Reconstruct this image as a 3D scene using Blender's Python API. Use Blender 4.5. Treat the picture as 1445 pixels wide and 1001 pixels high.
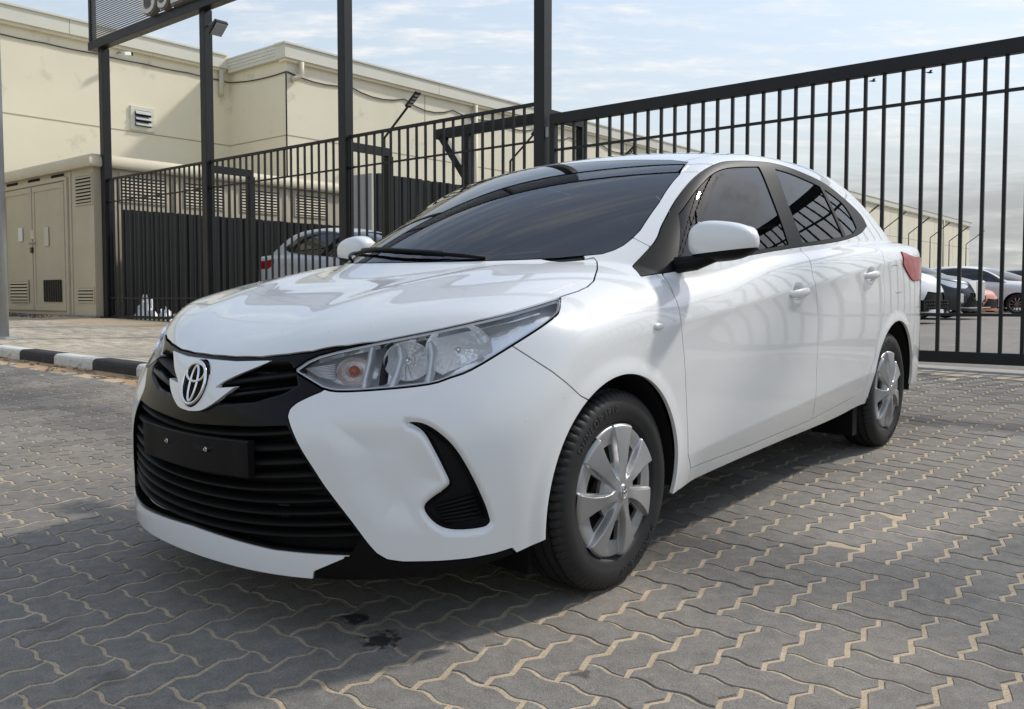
import bpy, bmesh, math, random
import numpy as np
from mathutils import Matrix, Vector
random.seed(7); RNG = np.random.default_rng(7)
for o in list(bpy.data.objects): bpy.data.objects.remove(o)
SC = bpy.context.scene; COL = SC.collection
# ------------------------------------------------------------------ camera
FPX, PPX, PPY, IW, IH = 1250.0, 722.5, 478.0, 1445.0, 1001.0
CAMZ = 1.0; PITCH = -math.atan(60.0 / 1250.0)
cd = bpy.data.cameras.new('camera'); cam = bpy.data.objects.new('camera', cd); COL.objects.link(cam)
cam.location = (0, 0, CAMZ); cam.rotation_euler = (math.pi / 2 + PITCH, 0, 0)
cd.sensor_fit = 'HORIZONTAL'; cd.sensor_width = 36.0; cd.lens = FPX / IW * 36.0
cd.shift_y = -(IH / 2 - PPY) / IW; cd.clip_start = 0.05; cd.clip_end = 2000
SC.camera = cam
# ------------------------------------------------------------------ sky, sun, exposure
SUN_DIR = Vector((0.89, 0.45, 0.0)).normalized()      # horizontal direction towards the sun
SUN_EL = math.radians(43)
SUNV = Vector((SUN_DIR.x * math.cos(SUN_EL), SUN_DIR.y * math.cos(SUN_EL), math.sin(SUN_EL)))
world = bpy.data.worlds.new('World'); SC.world = world; world.use_nodes = True
SKY_STRENGTH = 0.145
def build_world():
    nt = world.node_tree; N = nt.nodes; L = nt.links; N.clear()
    out = N.new('ShaderNodeOutputWorld'); bg = N.new('ShaderNodeBackground')
    sky = N.new('ShaderNodeTexSky'); sky.sky_type = 'NISHITA'; sky.sun_disc = False
    sky.sun_elevation = SUN_EL; sky.sun_rotation = math.atan2(SUN_DIR.x, SUN_DIR.y)
    sky.air_density = 1.2; sky.dust_density = 1.0; sky.ozone_density = 1.0
    bg.inputs['Strength'].default_value = SKY_STRENGTH
    # thin streaky cloud layer: projected onto a flat layer high above the ground
    tc = N.new('ShaderNodeTexCoord'); sep = N.new('ShaderNodeSeparateXYZ'); L.new(tc.outputs['Generated'], sep.inputs[0])
    zc = N.new('ShaderNodeMath'); zc.operation = 'MAXIMUM'; L.new(sep.outputs['Z'], zc.inputs[0]); zc.inputs[1].default_value = 0.0
    za = N.new('ShaderNodeMath'); za.operation = 'ADD'; L.new(zc.outputs[0], za.inputs[0]); za.inputs[1].default_value = 0.12
    dx = N.new('ShaderNodeMath'); dx.operation = 'DIVIDE'; L.new(sep.outputs['X'], dx.inputs[0]); L.new(za.outputs[0], dx.inputs[1])
    dy = N.new('ShaderNodeMath'); dy.operation = 'DIVIDE'; L.new(sep.outputs['Y'], dy.inputs[0]); L.new(za.outputs[0], dy.inputs[1])
    cmb = N.new('ShaderNodeCombineXYZ'); L.new(dx.outputs[0], cmb.inputs[0]); L.new(dy.outputs[0], cmb.inputs[1])
    def noise(scale, detail, rough, sx, sy, rot, off):
        mp = N.new('ShaderNodeMapping'); mp.inputs['Rotation'].default_value = (0, 0, rot); mp.inputs['Scale'].default_value = (sx, sy, 1)
        mp.inputs['Location'].default_value = off
        L.new(cmb.outputs[0], mp.inputs[0])
        n = N.new('ShaderNodeTexNoise'); n.inputs['Scale'].default_value = scale; n.inputs['Detail'].default_value = detail
        n.inputs['Roughness'].default_value = rough; L.new(mp.outputs[0], n.inputs['Vector']); return n
    def ramp(src, a, b, lo=0.0, hi=1.0):
        m = N.new('ShaderNodeMapRange'); m.interpolation_type = 'SMOOTHSTEP'
        m.inputs['From Min'].default_value = a; m.inputs['From Max'].default_value = b
        m.inputs['To Min'].default_value = lo; m.inputs['To Max'].default_value = hi
        L.new(src, m.inputs['Value']); return m.outputs[0]
    def math2(op, a, b):
        m = N.new('ShaderNodeMath'); m.operation = op
        for i, v in enumerate((a, b)):
            if isinstance(v, (int, float)): m.inputs[i].default_value = v
            else: L.new(v, m.inputs[i])
        return m.outputs[0]
    n1 = noise(3.4, 8, 0.66, 0.8, 2.0, 0.45, (3.1, 1.7, 0)); n2 = noise(0.7, 3, 0.5, 1, 1, 0, (0.4, 2.2, 0)); n3 = noise(7.0, 6, 0.6, 1.0, 1.8, 0.5, (1, 5, 0))
    streak = math2('MULTIPLY', ramp(n1.outputs['Fac'], 0.43, 0.66), ramp(n2.outputs['Fac'], 0.26, 0.52))
    fine = math2('MULTIPLY', ramp(n3.outputs['Fac'], 0.38, 0.70), 0.75)
    cov = math2('MULTIPLY', streak, math2('ADD', fine, 0.30))
    haze = ramp(sep.outputs['Z'], 0.0, 0.60, 0.92, 0.30)
    # low grey bank near the horizon
    n4 = noise(0.55, 5, 0.55, 1, 1, 0, (0.3, 0.9, 0)); n5 = noise(1.6, 5, 0.6, 1, 1, 0.2, (4.3, 0.2, 0))
    bank = math2('MULTIPLY', ramp(n4.outputs['Fac'], 0.34, 0.54), ramp(sep.outputs['Z'], 0.08, 0.19, 1.0, 0.0))
    bank = math2('MULTIPLY', bank, ramp(n5.outputs['Fac'], 0.30, 0.60, 0.45, 1.0))
    def over(fac, below, col):
        m = N.new('ShaderNodeMixRGB'); L.new(fac, m.inputs[0]); L.new(below, m.inputs[1]); m.inputs[2].default_value = (*col, 1); return m.outputs[0]
    c1 = over(haze, sky.outputs[0], (2.95, 3.10, 3.18)); c2 = over(math2('MULTIPLY', cov, 0.95), c1, (4.5, 4.45, 4.35)); c3 = over(math2('MULTIPLY', bank, 0.8), c2, (1.75, 1.80, 1.82))
    L.new(c3, bg.inputs['Color']); L.new(bg.outputs[0], out.inputs[0])
build_world()
sd = bpy.data.lights.new('sun', 'SUN'); sun = bpy.data.objects.new('sun', sd); COL.objects.link(sun)
sd.energy = 2.0; sd.angle = math.radians(3.5); sd.color = (1.0, 0.955, 0.88)
sun.rotation_euler = SUNV.to_track_quat('Z', 'Y').to_euler(); sun.location = (0, 0, 30)
VS = SC.view_settings; VS.view_transform = 'Standard'; VS.look = 'None'; VS.gamma = 1.0; VS.exposure = 0.62; VS.use_curve_mapping = False
# ------------------------------------------------------------------ general helpers
def new_obj(name, me, parent=None, **props):
    o = bpy.data.objects.new(name, me); COL.objects.link(o)
    if parent is not None: o.parent = parent
    for k, v in props.items():
        if v is not None: o[k] = v
    return o
def mesh(V, Fc, mat=None, smooth=False, mats=None, midx=None, auto=None):
    me = bpy.data.meshes.new('m'); me.from_pydata([tuple(map(float, v)) for v in V], [], [tuple(map(int, f)) for f in Fc])
    if mat is not None: me.materials.append(mat)
    if mats:
        for m in mats: me.materials.append(m)
        if midx is not None: me.polygons.foreach_set('material_index', np.asarray(midx, np.int32))
    if smooth: me.polygons.foreach_set('use_smooth', np.ones(len(me.polygons), bool))
    if auto is not None: me.set_sharp_from_angle(angle=math.radians(auto))
    me.update(); return me
def thing(name, label, cat, loc=(0, 0, 0), group=None, mat4=None):
    o = bpy.data.objects.new(name, None); COL.objects.link(o); o.empty_display_size = 0.1
    if mat4 is not None: o.matrix_world = mat4
    else: o.location = loc
    o['label'] = label; o['category'] = cat
    if group: o['group'] = group
    return o
def tag(o, label, cat, group=None):
    o['label'] = label; o['category'] = cat
    if group: o['group'] = group
    return o
class MB:
    """collects simple shapes into one mesh"""
    def __init__(s): s.V = []; s.F = []
    def add(s, V, F):
        n = len(s.V); s.V += [tuple(v) for v in V]; s.F += [tuple(i + n for i in f) for f in F]; return s
    def box(s, lo, hi, M=None, bev=0.0):
        (x0, y0, z0), (x1, y1, z1) = lo, hi
        if bev > 0:
            b = bev; V = []; 
            for z in (z0, z1):
                zi = z + b if z == z0 else z - b
                V += [(x0, y0 + b, zi), (x0, y1 - b, zi), (x0 + b, y1, zi), (x1 - b, y1, zi), (x1, y1 - b, zi), (x1, y0 + b, zi), (x1 - b, y0, zi), (x0 + b, y0, zi)]
            V += [(x0 + b, y0 + b, z0), (x0 + b, y1 - b, z0), (x1 - b, y1 - b, z0), (x1 - b, y0 + b, z0), (x0 + b, y0 + b, z1), (x0 + b, y1 - b, z1), (x1 - b, y1 - b, z1), (x1 - b, y0 + b, z1)]
            F = [(i, (i + 1) % 8, 8 + (i + 1) % 8, 8 + i) for i in range(8)]
            F += [(16, 17, 18, 19), (20, 23, 22, 21), (0, 16, 17, 1), (1, 17, 2), (2, 17, 18, 3), (3, 18, 4), (4, 18, 19, 5), (5, 19, 6), (6, 19, 16, 7), (7, 16, 0)]
            F += [(8, 9, 21, 20), (9, 10, 21), (10, 11, 22, 21), (11, 12, 22), (12, 13, 23, 22), (13, 14, 23), (14, 15, 20, 23), (15, 8, 20)]
        else:
            V = [(x0, y0, z0), (x1, y0, z0), (x1, y1, z0), (x0, y1, z0), (x0, y0, z1), (x1, y0, z1), (x1, y1, z1), (x0, y1, z1)]
            F = [(0, 3, 2, 1), (4, 5, 6, 7), (0, 1, 5, 4), (1, 2, 6, 5), (2, 3, 7, 6), (3, 0, 4, 7)]
        if M is not None: V = [tuple(M @ Vector(v)) for v in V]
        return s.add(V, F)
    def bar(s, a, b, w, h, up=(0, 0, 1)):
        """rectangular bar from a to b: w across, h along 'up'"""
        a = Vector(a); b = Vector(b); d = (b - a).normalized(); up = Vector(up)
        sd_ = d.cross(up)
        if sd_.length < 1e-4: sd_ = d.cross(Vector((1, 0, 0)))
        sd_.normalize(); u2 = sd_.cross(d).normalized()
        V = []
        for p in (a, b):
            for i, j in ((-1, -1), (1, -1), (1, 1), (-1, 1)): V.append(tuple(p + sd_ * (i * w / 2) + u2 * (j * h / 2)))
        return s.add(V, [(0, 1, 2, 3), (7, 6, 5, 4), (0, 4, 5, 1), (1, 5, 6, 2), (2, 6, 7, 3), (3, 7, 4, 0)])
    def tube(s, pts, r, n=8, cap=True):
        pts = [Vector(p) for p in pts]; rs = r if isinstance(r, (list, tuple)) else [r] * len(pts)
        V = []; F = []; ref = None
        for i, p in enumerate(pts):
            d = (pts[min(i + 1, len(pts) - 1)] - pts[max(i - 1, 0)]).normalized()
            if ref is None:
                ref = Vector((0, 0, 1)) if abs(d.z) < 0.9 else Vector((1, 0, 0))
            s1 = d.cross(ref).normalized(); s2 = s1.cross(d).normalized(); ref = s2
            for k in range(n):
                t = 2 * math.pi * k / n; V.append(tuple(p + (s1 * math.cos(t) + s2 * math.sin(t)) * rs[i]))
        for i in range(len(pts) - 1):
            for k in range(n): F.append((i * n + k, i * n + (k + 1) % n, (i + 1) * n + (k + 1) % n, (i + 1) * n + k))
        if cap: F.append(tuple(range(n - 1, -1, -1))); F.append(tuple(range((len(pts) - 1) * n, len(pts) * n)))
        return s.add(V, F)
    def prism(s, poly, lo, hi, axis=2):
        """polygon (2D) extruded along an axis"""
        n = len(poly); V = []
        for h in (lo, hi):
            for a, b in poly: V.append({0: (h, a, b), 1: (a, h, b), 2: (a, b, h)}[axis])
        F = [tuple(range(n)), tuple(range(2 * n - 1, n - 1, -1))] + [(i, i + n, (i + 1) % n + n, (i + 1) % n) for i in range(n)]
        return s.add(V, F)
    def build(s, name, mat, parent=None, smooth=False, auto=None, **props):
        me = mesh(s.V, s.F, mat, smooth or auto is not None, auto=auto)
        bm = bmesh.new(); bm.from_mesh(me); bmesh.ops.recalc_face_normals(bm, faces=bm.faces); bm.to_mesh(me); bm.free()
        if auto is not None: me.set_sharp_from_angle(angle=math.radians(auto))
        return new_obj(name, me, parent, **props)
# materials -------------------------------------------------------
def mat(name, col, rough=0.5, metal=0.0, coat=0.0, spec=0.5, var=0.0, vscale=8.0, bump=0.0, bscale=200.0, rvar=0.0, coords='Object', dirt=None, emit=None, trans=0.0, ior=1.45, alpha=1.0):
    m = bpy.data.materials.new(name); m.use_nodes = True; nt = m.node_tree; N = nt.nodes; L = nt.links
    b = N['Principled BSDF']; b.inputs['Base Color'].default_value = (*col, 1); b.inputs['Roughness'].default_value = rough
    b.inputs['Metallic'].default_value = metal; b.inputs['Coat Weight'].default_value = coat; b.inputs['Coat Roughness'].default_value = 0.03
    b.inputs['Specular IOR Level'].default_value = spec; b.inputs['Transmission Weight'].default_value = trans; b.inputs['IOR'].default_value = ior
    if emit: b.inputs['Emission Color'].default_value = (*emit[0], 1); b.inputs['Emission Strength'].default_value = emit[1]
    tc = N.new('ShaderNodeTexCoord')
    def noise(sc, det=4):
        n = N.new('ShaderNodeTexNoise'); n.inputs['Scale'].default_value = sc; n.inputs['Detail'].default_value = det; n.inputs['Roughness'].default_value = 0.6
        L.new(tc.outputs[coords], n.inputs['Vector']); return n
    if var > 0:
        n = noise(vscale, 5); mr = N.new('ShaderNodeMapRange'); mr.inputs['From Min'].default_value = 0.3; mr.inputs['From Max'].default_value = 0.7
        mr.inputs['To Min'].default_value = 1 - var; mr.inputs['To Max'].default_value = 1 + var; L.new(n.outputs['Fac'], mr.inputs['Value'])
        mx = N.new('ShaderNodeVectorMath'); mx.operation = 'SCALE'; mx.inputs[0].default_value = col; L.new(mr.outputs[0], mx.inputs['Scale'])
        last = mx.outputs[0]
        if dirt:
            n2 = noise(dirt[1], 6); r2 = N.new('ShaderNodeMapRange'); r2.inputs['From Min'].default_value = dirt[2]; r2.inputs['From Max'].default_value = dirt[2] + 0.2
            L.new(n2.outputs['Fac'], r2.inputs['Value']); mm = N.new('ShaderNodeMixRGB'); L.new(r2.outputs[0], mm.inputs[0]); L.new(last, mm.inputs[1]); mm.inputs[2].default_value = (*dirt[0], 1); last = mm.outputs[0]
        L.new(last, b.inputs['Base Color'])
    if rvar > 0:
        n = noise(vscale * 2.3, 4); mr = N.new('ShaderNodeMapRange'); mr.inputs['To Min'].default_value = max(0.0, rough - rvar); mr.inputs['To Max'].default_value = rough + rvar
        L.new(n.outputs['Fac'], mr.inputs['Value']); L.new(mr.outputs[0], b.inputs['Roughness'])
    if bump > 0:
        n = noise(bscale, 3); bp = N.new('ShaderNodeBump'); bp.inputs['Strength'].default_value = 1.0; bp.inputs['Distance'].default_value = bump
        L.new(n.outputs['Fac'], bp.inputs['Height']); L.new(bp.outputs[0], b.inputs['Normal'])
    return m
# pixel -> world helpers ------------------------------------------
CP, SP = math.cos(PITCH), math.sin(PITCH)
CR_, CU_, CF_ = np.array([1, 0, 0.]), np.array([0, -SP, CP]), np.array([0, CP, SP]); CAMP = np.array([0, 0, CAMZ])
def wray(px, py): return CF_ + CR_ * (px - PPX) / FPX - CU_ * (py - PPY) / FPX
GA, GBX, GBY = 0.0365, 0.0118, 0.0365
def wplane(px, py, p0, n):
    d = wray(px, py); t = np.dot(np.array(p0) - CAMP, n) / np.dot(d, n); return CAMP + t * d
# =================================================================== the site
# site frame: u along the gate (to the right), b into the yard, origin at the foot of the gate
P0 = np.array([4.25, 7.35]); UU = np.array([.768, -.640]); BB = np.array([.640, .768]); UU /= np.linalg.norm(UU); BB = np.array([-UU[1], UU[0]])
SITE_ROT = math.atan2(UU[1], UU[0])
def s2w(u, b, z=0.0):
    p = P0 + UU * u + BB * b; return Vector((p[0], p[1], z))
def w2s(x, y): d = np.array([x, y]) - P0; return float(d @ UU), float(d @ BB)
def plane_z(x, y): return .0346 + .01177 * x + .0365 * y
def site_M(u, b, z): return Matrix.Translation(s2w(u, b, z)) @ Matrix.Rotation(SITE_ROT, 4, 'Z')
def sthing(name, label, cat, u, b, z, group=None): return thing(name, label, cat, mat4=site_M(u, b, z), group=group)
def sp_b(px, py, b):
    """pixel -> site point on the plane b = const"""
    n = np.array([BB[0], BB[1], 0]); q = s2w(0, b); w = wplane(px, py, (q.x, q.y, 0), n); u, _ = w2s(w[0], w[1]); return u, w[2]
def sp_u(px, py, u):
    n = np.array([UU[0], UU[1], 0]); q = s2w(u, 0); w = wplane(px, py, (q.x, q.y, 0), n); _, b = w2s(w[0], w[1]); return b, w[2]
KERB_B = -4.53; KERB_END = -4.9
def road_z(u, b):
    p = P0 + UU * u + BB * b; pz = plane_z(p[0], p[1])
    if b > 0:
        q = P0 + UU * u; z0 = plane_z(q[0], q[1]); t = min(b / 4.0, 1); t = t * t * (3 - 2 * t); return z0 + (0.46 - z0) * t
    return pz
def walk_z(u, b):
    p = P0 + UU * u + BB * KERB_B; zk = plane_z(p[0], p[1]) + .125; q = P0 + UU * u; zf = plane_z(q[0], q[1]) - .045
    t = (b - KERB_B) / -KERB_B; return zk + (zf - zk) * min(max(t, 0), 1)
# ------------------------------------------------------------------- ground materials
def ground_mat(name, col, sand, pave=None, rough=.85):
    m = bpy.data.materials.new(name); m.use_nodes = True; nt = m.node_tree; N = nt.nodes; L = nt.links; b = N['Principled BSDF']; b.inputs['Roughness'].default_value = rough; b.inputs['Specular IOR Level'].default_value = .3
    geo = N.new('ShaderNodeNewGeometry'); tc = N.new('ShaderNodeTexCoord')
    def noise(sc, det, src=None, ro=.6):
        n = N.new('ShaderNodeTexNoise'); n.inputs['Scale'].default_value = sc; n.inputs['Detail'].default_value = det; n.inputs['Roughness'].default_value = ro; L.new(geo.outputs['Position'], n.inputs['Vector']); return n.outputs['Fac']
    def rng(src, a, b_, lo, hi):
        r = N.new('ShaderNodeMapRange'); r.inputs['From Min'].default_value = a; r.inputs['From Max'].default_value = b_; r.inputs['To Min'].default_value = lo; r.inputs['To Max'].default_value = hi; L.new(src, r.inputs['Value']); return r.outputs[0]
    def mul(a, b_):
        x = N.new('ShaderNodeMath'); x.operation = 'MULTIPLY'
        for i, v in enumerate((a, b_)):
            if isinstance(v, float): x.inputs[i].default_value = v
            else: L.new(v, x.inputs[i])
        return x.outputs[0]
    tone = mul(rng(noise(1.1, 4), .3, .7, .86, 1.14), rng(noise(260, 2), .28, .72, .66, 1.34))
    tone = mul(tone, rng(noise(22, 6), .3, .7, .80, 1.18))
    if pave: tone = mul(tone, rng(geo.outputs['Random Per Island'], 0, 1, .78, 1.20))
    sc = N.new('ShaderNodeVectorMath'); sc.operation = 'SCALE'; sc.inputs[0].default_value = col; L.new(tone, sc.inputs['Scale']); last = sc.outputs[0]
    # wind-blown sand
    sm = N.new('ShaderNodeMixRGB'); f = mul(rng(noise(.55, 5), .50, .74, 0, .55), rng(noise(18, 4), .35, .65, .3, 1.)); L.new(f, sm.inputs[0]); L.new(last, sm.inputs[1]); sm.inputs[2].default_value = (*sand, 1); last = sm.outputs[0]
    sp = N.new('ShaderNodeMixRGB'); f2 = rng(noise(430, 1), .63, .70, 0, .6); L.new(f2, sp.inputs[0]); L.new(last, sp.inputs[1]); sp.inputs[2].default_value = (.42, .40, .36, 1); last = sp.outputs[0]
    # oil and damp spots
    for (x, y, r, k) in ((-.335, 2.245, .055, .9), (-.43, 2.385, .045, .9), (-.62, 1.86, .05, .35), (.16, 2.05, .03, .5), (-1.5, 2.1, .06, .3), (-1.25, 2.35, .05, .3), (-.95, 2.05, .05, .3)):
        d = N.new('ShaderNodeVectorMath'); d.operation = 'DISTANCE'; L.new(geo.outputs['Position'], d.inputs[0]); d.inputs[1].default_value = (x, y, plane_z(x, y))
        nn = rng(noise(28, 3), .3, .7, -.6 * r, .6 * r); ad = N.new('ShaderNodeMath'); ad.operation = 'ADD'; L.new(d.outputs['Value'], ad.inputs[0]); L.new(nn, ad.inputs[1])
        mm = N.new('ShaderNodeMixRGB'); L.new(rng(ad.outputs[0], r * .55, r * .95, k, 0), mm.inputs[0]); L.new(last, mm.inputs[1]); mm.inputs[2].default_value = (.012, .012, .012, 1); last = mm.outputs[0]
    L.new(last, b.inputs['Base Color'])
    bp = N.new('ShaderNodeBump'); bp.inputs['Distance'].default_value = .0016; L.new(noise(170, 4), bp.inputs['Height']); L.new(bp.outputs[0], b.inputs['Normal']); return m
SAND = (.46, .365, .25)
M_PAVER = ground_mat('grey_paver', (.190, .176, .156), (.30, .24, .17), True)
M_SAND = ground_mat('joint_sand', SAND, (.46, .33, .20))
M_YARD = ground_mat('yard_paving', (.185, .170, .152), (.26, .20, .14))
M_WALK = ground_mat('beige_paving', (.47, .415, .33), (.46, .37, .26), True)
M_WALKJ = ground_mat('walk_joint', (.32, .275, .21), (.40, .33, .24))
M_CONC = mat('concrete', (.34, .32, .29), .85, var=.18, vscale=4, bump=.003, bscale=60)
# ------------------------------------------------------------------- ground sheet (sand bed): road plane, flat yard behind the gate, far land
def grid_sheet(us, bs, zf):
    V_ = [(*s2w(u, b)[:2], zf(u, b)) for b in bs for u in us]; n = len(us)
    F_ = [(j * n + i, j * n + i + 1, (j + 1) * n + i + 1, (j + 1) * n + i) for j in range(len(bs) - 1) for i in range(n - 1)]
    return V_, F_
us_ = [-400, -120, -60, -40, -30, -20, -10, 0, 10, 20, 30, 60, 120, 400]; bs_ = [-60, -30, -12, -6, -3, 0, .5, 1, 1.5, 2, 2.5, 3, 3.5, 4, 8, 20, 50, 100, 200, 600]
def gz(u, b): 
    uu = max(min(u, 30), -30); bb = max(b, -12); return road_z(uu, bb) - (.006 if b < 0.4 else 0.0)
Vg, Fg = grid_sheet(us_, bs_, gz)
# pavers as far as they can be told apart, then plain paving (yard and distance)
ground = new_obj('ground', mesh(Vg, Fg, M_YARD), kind='structure')
# ---- interlocking zigzag pavers laid in herringbone, individually in front, joined behind
UNIT = .1165
WT = {'U': [(0, 0), (.18, .0070), (.36, .0062), (.64, -.0062), (.82, -.0070)], 'B': [(0, 0), (.325, -.0125), (.675, .0125)]}
def unit_edge(a, b, n):
    """points from lattice point a towards b (b excluded), displaced by the shared wave of that lattice edge"""
    flip = (b < a); p, q = (b, a) if flip else (a, b); hor = p[1] == q[1]; pts = []
    for t, w in WT['U' if hor else 'B']:
        if flip: t, w = 1 - t, -w
        pts.append((p[0] + t, p[1] + w / UNIT) if hor else (p[0] + w / UNIT, p[1] + t))
    return pts
def paver_outline(horizontal):
    lat = [(0, 0), (1, 0), (2, 0), (2, 1), (1, 1), (0, 1)] if horizontal else [(0, 0), (1, 0), (1, 1), (1, 2), (0, 2), (0, 1)]
    out = []
    for i in range(6): out += unit_edge(lat[i], lat[(i + 1) % 6], 4)
    return np.array(out) * UNIT
def inset(P, du, db):
    n = len(P); res = []
    for i in range(n):
        a, b, c = P[i - 1], P[i], P[(i + 1) % n]; e = (c - a); nrm = np.array([-e[1], e[0]]); nrm /= max(np.linalg.norm(nrm), 1e-9); res.append(b + nrm * np.array([du, db]))
    return np.array(res)
PVR = []
for hz in (True, False):
    O = paver_outline(hz); lo = inset(O, .0062, .0036); hi = inset(O, .0090, .0064); n = len(O)
    Vp = [(x, y, -.0045) for x, y in lo] + [(x, y, .0015) for x, y in hi]
    Fp = [(i, (i + 1) % n, n + (i + 1) % n, n + i) for i in range(n)] + [tuple(range(n, 2 * n))]
    PVR.append((np.array(Vp), Fp))
PAVE_M = [mesh(v, f, M_PAVER) for v, f in PVR]
nrmz = Vector((-.01177, -.0365, 1)).normalized()
pave_rot = (nrmz.to_track_quat('Z', 'Y').to_matrix().to_4x4())
qz = Vector((0, 0, 1)).rotation_difference(nrmz).to_matrix().to_4x4() @ Matrix.Rotation(SITE_ROT, 4, 'Z')
road = new_obj('road', None, kind='structure')
cand = []
for i in range(-150, 76):
    for j in range(-96, 0):
        m_ = (i - j) % 4
        if m_ not in (0, 3): continue
        u = i * UNIT; b = j * UNIT; w = s2w(u + UNIT * .6, b + UNIT * .6)
        if b + 2 * UNIT > -.30: continue
        if u < KERB_END + .05 and b + 2 * UNIT > KERB_B - .02: continue
        d = w.y
        inview = d > 1.55 and abs(w.x) / d < .62
        cand.append((d if inview else 100 + abs(d), m_ == 0, u, b))
cand.sort(key=lambda c: c[0])
hidden = lambda d, u, b: (-1.6 < u < -.05 and -6.6 < b < -2.9)          # under the middle of the car
jv, jf, nj, npv = [], [], 0, 0
slope_u = .01177 * UU[0] + .0365 * UU[1]; slope_b = .01177 * BB[0] + .0365 * BB[1]
RM = np.array(qz.to_3x3())
for d, hz, u, b in cand:
    w = s2w(u, b); z = plane_z(w.x, w.y)
    dz = random.uniform(-.0012, .0012); rx = random.gauss(0, .004); ry = random.gauss(0, .004); rz = random.gauss(0, .008)
    Mx = Matrix.Translation((w.x, w.y, z + dz)) @ qz @ Matrix.Rotation(rx, 4, 'X') @ Matrix.Rotation(ry, 4, 'Y') @ Matrix.Rotation(rz, 4, 'Z')
    if npv < 300 and not hidden(d, u, b):
        o = new_obj('paver', PAVE_M[0 if hz else 1], road); o.matrix_world = Mx; npv += 1
    else:
        v, f = PVR[0 if hz else 1]; M3 = np.array(Mx); jv.append(v @ M3[:3, :3].T + M3[:3, 3]); jf += [tuple(q + nj for q in ff) for ff in f]; nj += len(v)
new_obj('pavers', mesh(np.concatenate(jv), jf, M_PAVER), road, kind='stuff')
# sandy bed between the pavers
us2 = list(np.linspace(-18, 9, 28)); bs2 = list(np.linspace(-11, -.28, 24)); Vs, Fs = grid_sheet(us2, bs2, lambda u, b: road_z(u, b) - .0012); new_obj('joint_sand', mesh(Vs, Fs, M_SAND), road, kind='stuff')
# concrete strip that carries the gate rail
strip = MB()
def zrow(u, b, dz): p = s2w(u, b); return (p.x, p.y, road_z(u, min(b, 0)) + dz)
Vc = []; Fc = []
for u in np.linspace(-5.2, 9, 12):
    for b, dz in ((-.29, -.01), (-.285, .006), (.24, .010), (.25, -.01)): Vc.append(zrow(u, b, dz))
for i in range(11):
    for q in range(3): Fc.append((i * 4 + q, i * 4 + q + 1, i * 4 + 5 + q, i * 4 + 4 + q))
new_obj('gate_threshold', mesh(Vc, Fc, M_CONC), None, kind='structure')
# ------------------------------------------------------------------- raised pavement on the left, with painted kerb
walk = new_obj('pavement', None, kind='structure')
us3 = list(np.linspace(-34, KERB_END, 20)); bs3 = list(np.linspace(KERB_B + .16, 0.6, 8)); Vs, Fs = grid_sheet(us3, bs3, lambda u, b: walk_z(u, b) - .005)
new_obj('bedding', mesh(Vs, Fs, M_WALKJ), walk, kind='stuff')
bv = [(0.004, .004, -.006), (.196, .004, -.006), (.196, .096, -.006), (.004, .096, -.006), (.006, .006, .0), (.194, .006, .0), (.194, .094, .0), (.006, .094, .0)]; bf = [(4, 5, 6, 7), (0, 1, 5, 4), (1, 2, 6, 5), (2, 3, 7, 6), (3, 0, 4, 7)]
BLK_M = mesh(bv, bf, M_WALK); jv, jf, nj, nb = [], [], 0, 0; blocks = []
for i in range(int((KERB_END + 24) / .2)):
    for j in range(int(4.3 / .1)):
        u = -24 + .2 * i + (.1 if j % 2 else 0); b = KERB_B + .17 + .1 * j; w = s2w(u, b); a = w.x / w.y
        if a < -.64 or a > -.18: continue
        blocks.append((w.y, u, b))
blocks.sort()
sl_u = (walk_z(-8, -2) - walk_z(-9, -2)); sl_b = (walk_z(-10, -1) - walk_z(-10, -2)); qn = Vector((-sl_u, -sl_b, 1)).normalized(); qb = Matrix.Rotation(SITE_ROT, 4, 'Z') @ Vector((0, 0, 1)).rotation_difference(qn).to_matrix().to_4x4()
for d, u, b in blocks:
    w = s2w(u, b); Mx = Matrix.Translation((w.x, w.y, walk_z(u, b) + random.uniform(-.0015, .0015))) @ qb @ Matrix.Rotation(random.gauss(0, .006), 4, 'Y') @ Matrix.Rotation(random.gauss(0, .006), 4, 'X')
    if nb < 300: o = new_obj('paving_block', BLK_M, walk); o.matrix_world = Mx; nb += 1
    else: M3 = np.array(Mx); jv.append(np.array(bv) @ M3[:3, :3].T + M3[:3, 3]); jf += [tuple(q + nj for q in ff) for ff in bf]; nj += 8
new_obj('paving_blocks', mesh(np.concatenate(jv), jf, M_WALK), walk, kind='stuff')
kerb = new_obj('kerb', None, kind='structure')
M_KW = mat('kerb_white', (.62, .60, .55), .8, var=.12, vscale=9, bump=.003, bscale=45, dirt=((.30, .26, .21), 6, .56), coords='Generated'); M_KB = mat('kerb_black', (.028, .028, .03), .75, var=.3, vscale=9, bump=.003, bscale=45, dirt=((.16, .14, .12), 6, .62), coords='Generated')
kb = []
for k in range(-22, 10):
    u0 = -7.69 + k * .825; u1 = u0 + .818
    if u1 > KERB_END + .1 or u0 < -26: continue
    mb = MB(); prof = [(0, -.10), (0, .085), (.012, .112), (.035, .125), (.16, .125), (.16, -.1)]; Vk = []
    for u in (u0, u1):
        for db, dz in prof: p = s2w(u, KERB_B + db); q = s2w(u, KERB_B); Vk.append((p.x, p.y, plane_z(q.x, q.y) + dz + random.uniform(-.001, .001)))
    n = 6; mb.add(Vk, [tuple(range(n)), tuple(range(2 * n - 1, n - 1, -1))] + [(i, (i + 1) % n, n + (i + 1) % n, n + i) for i in range(n)])
    mb.build('kerb_stone', M_KB if k % 2 else M_KW, kerb)
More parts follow.
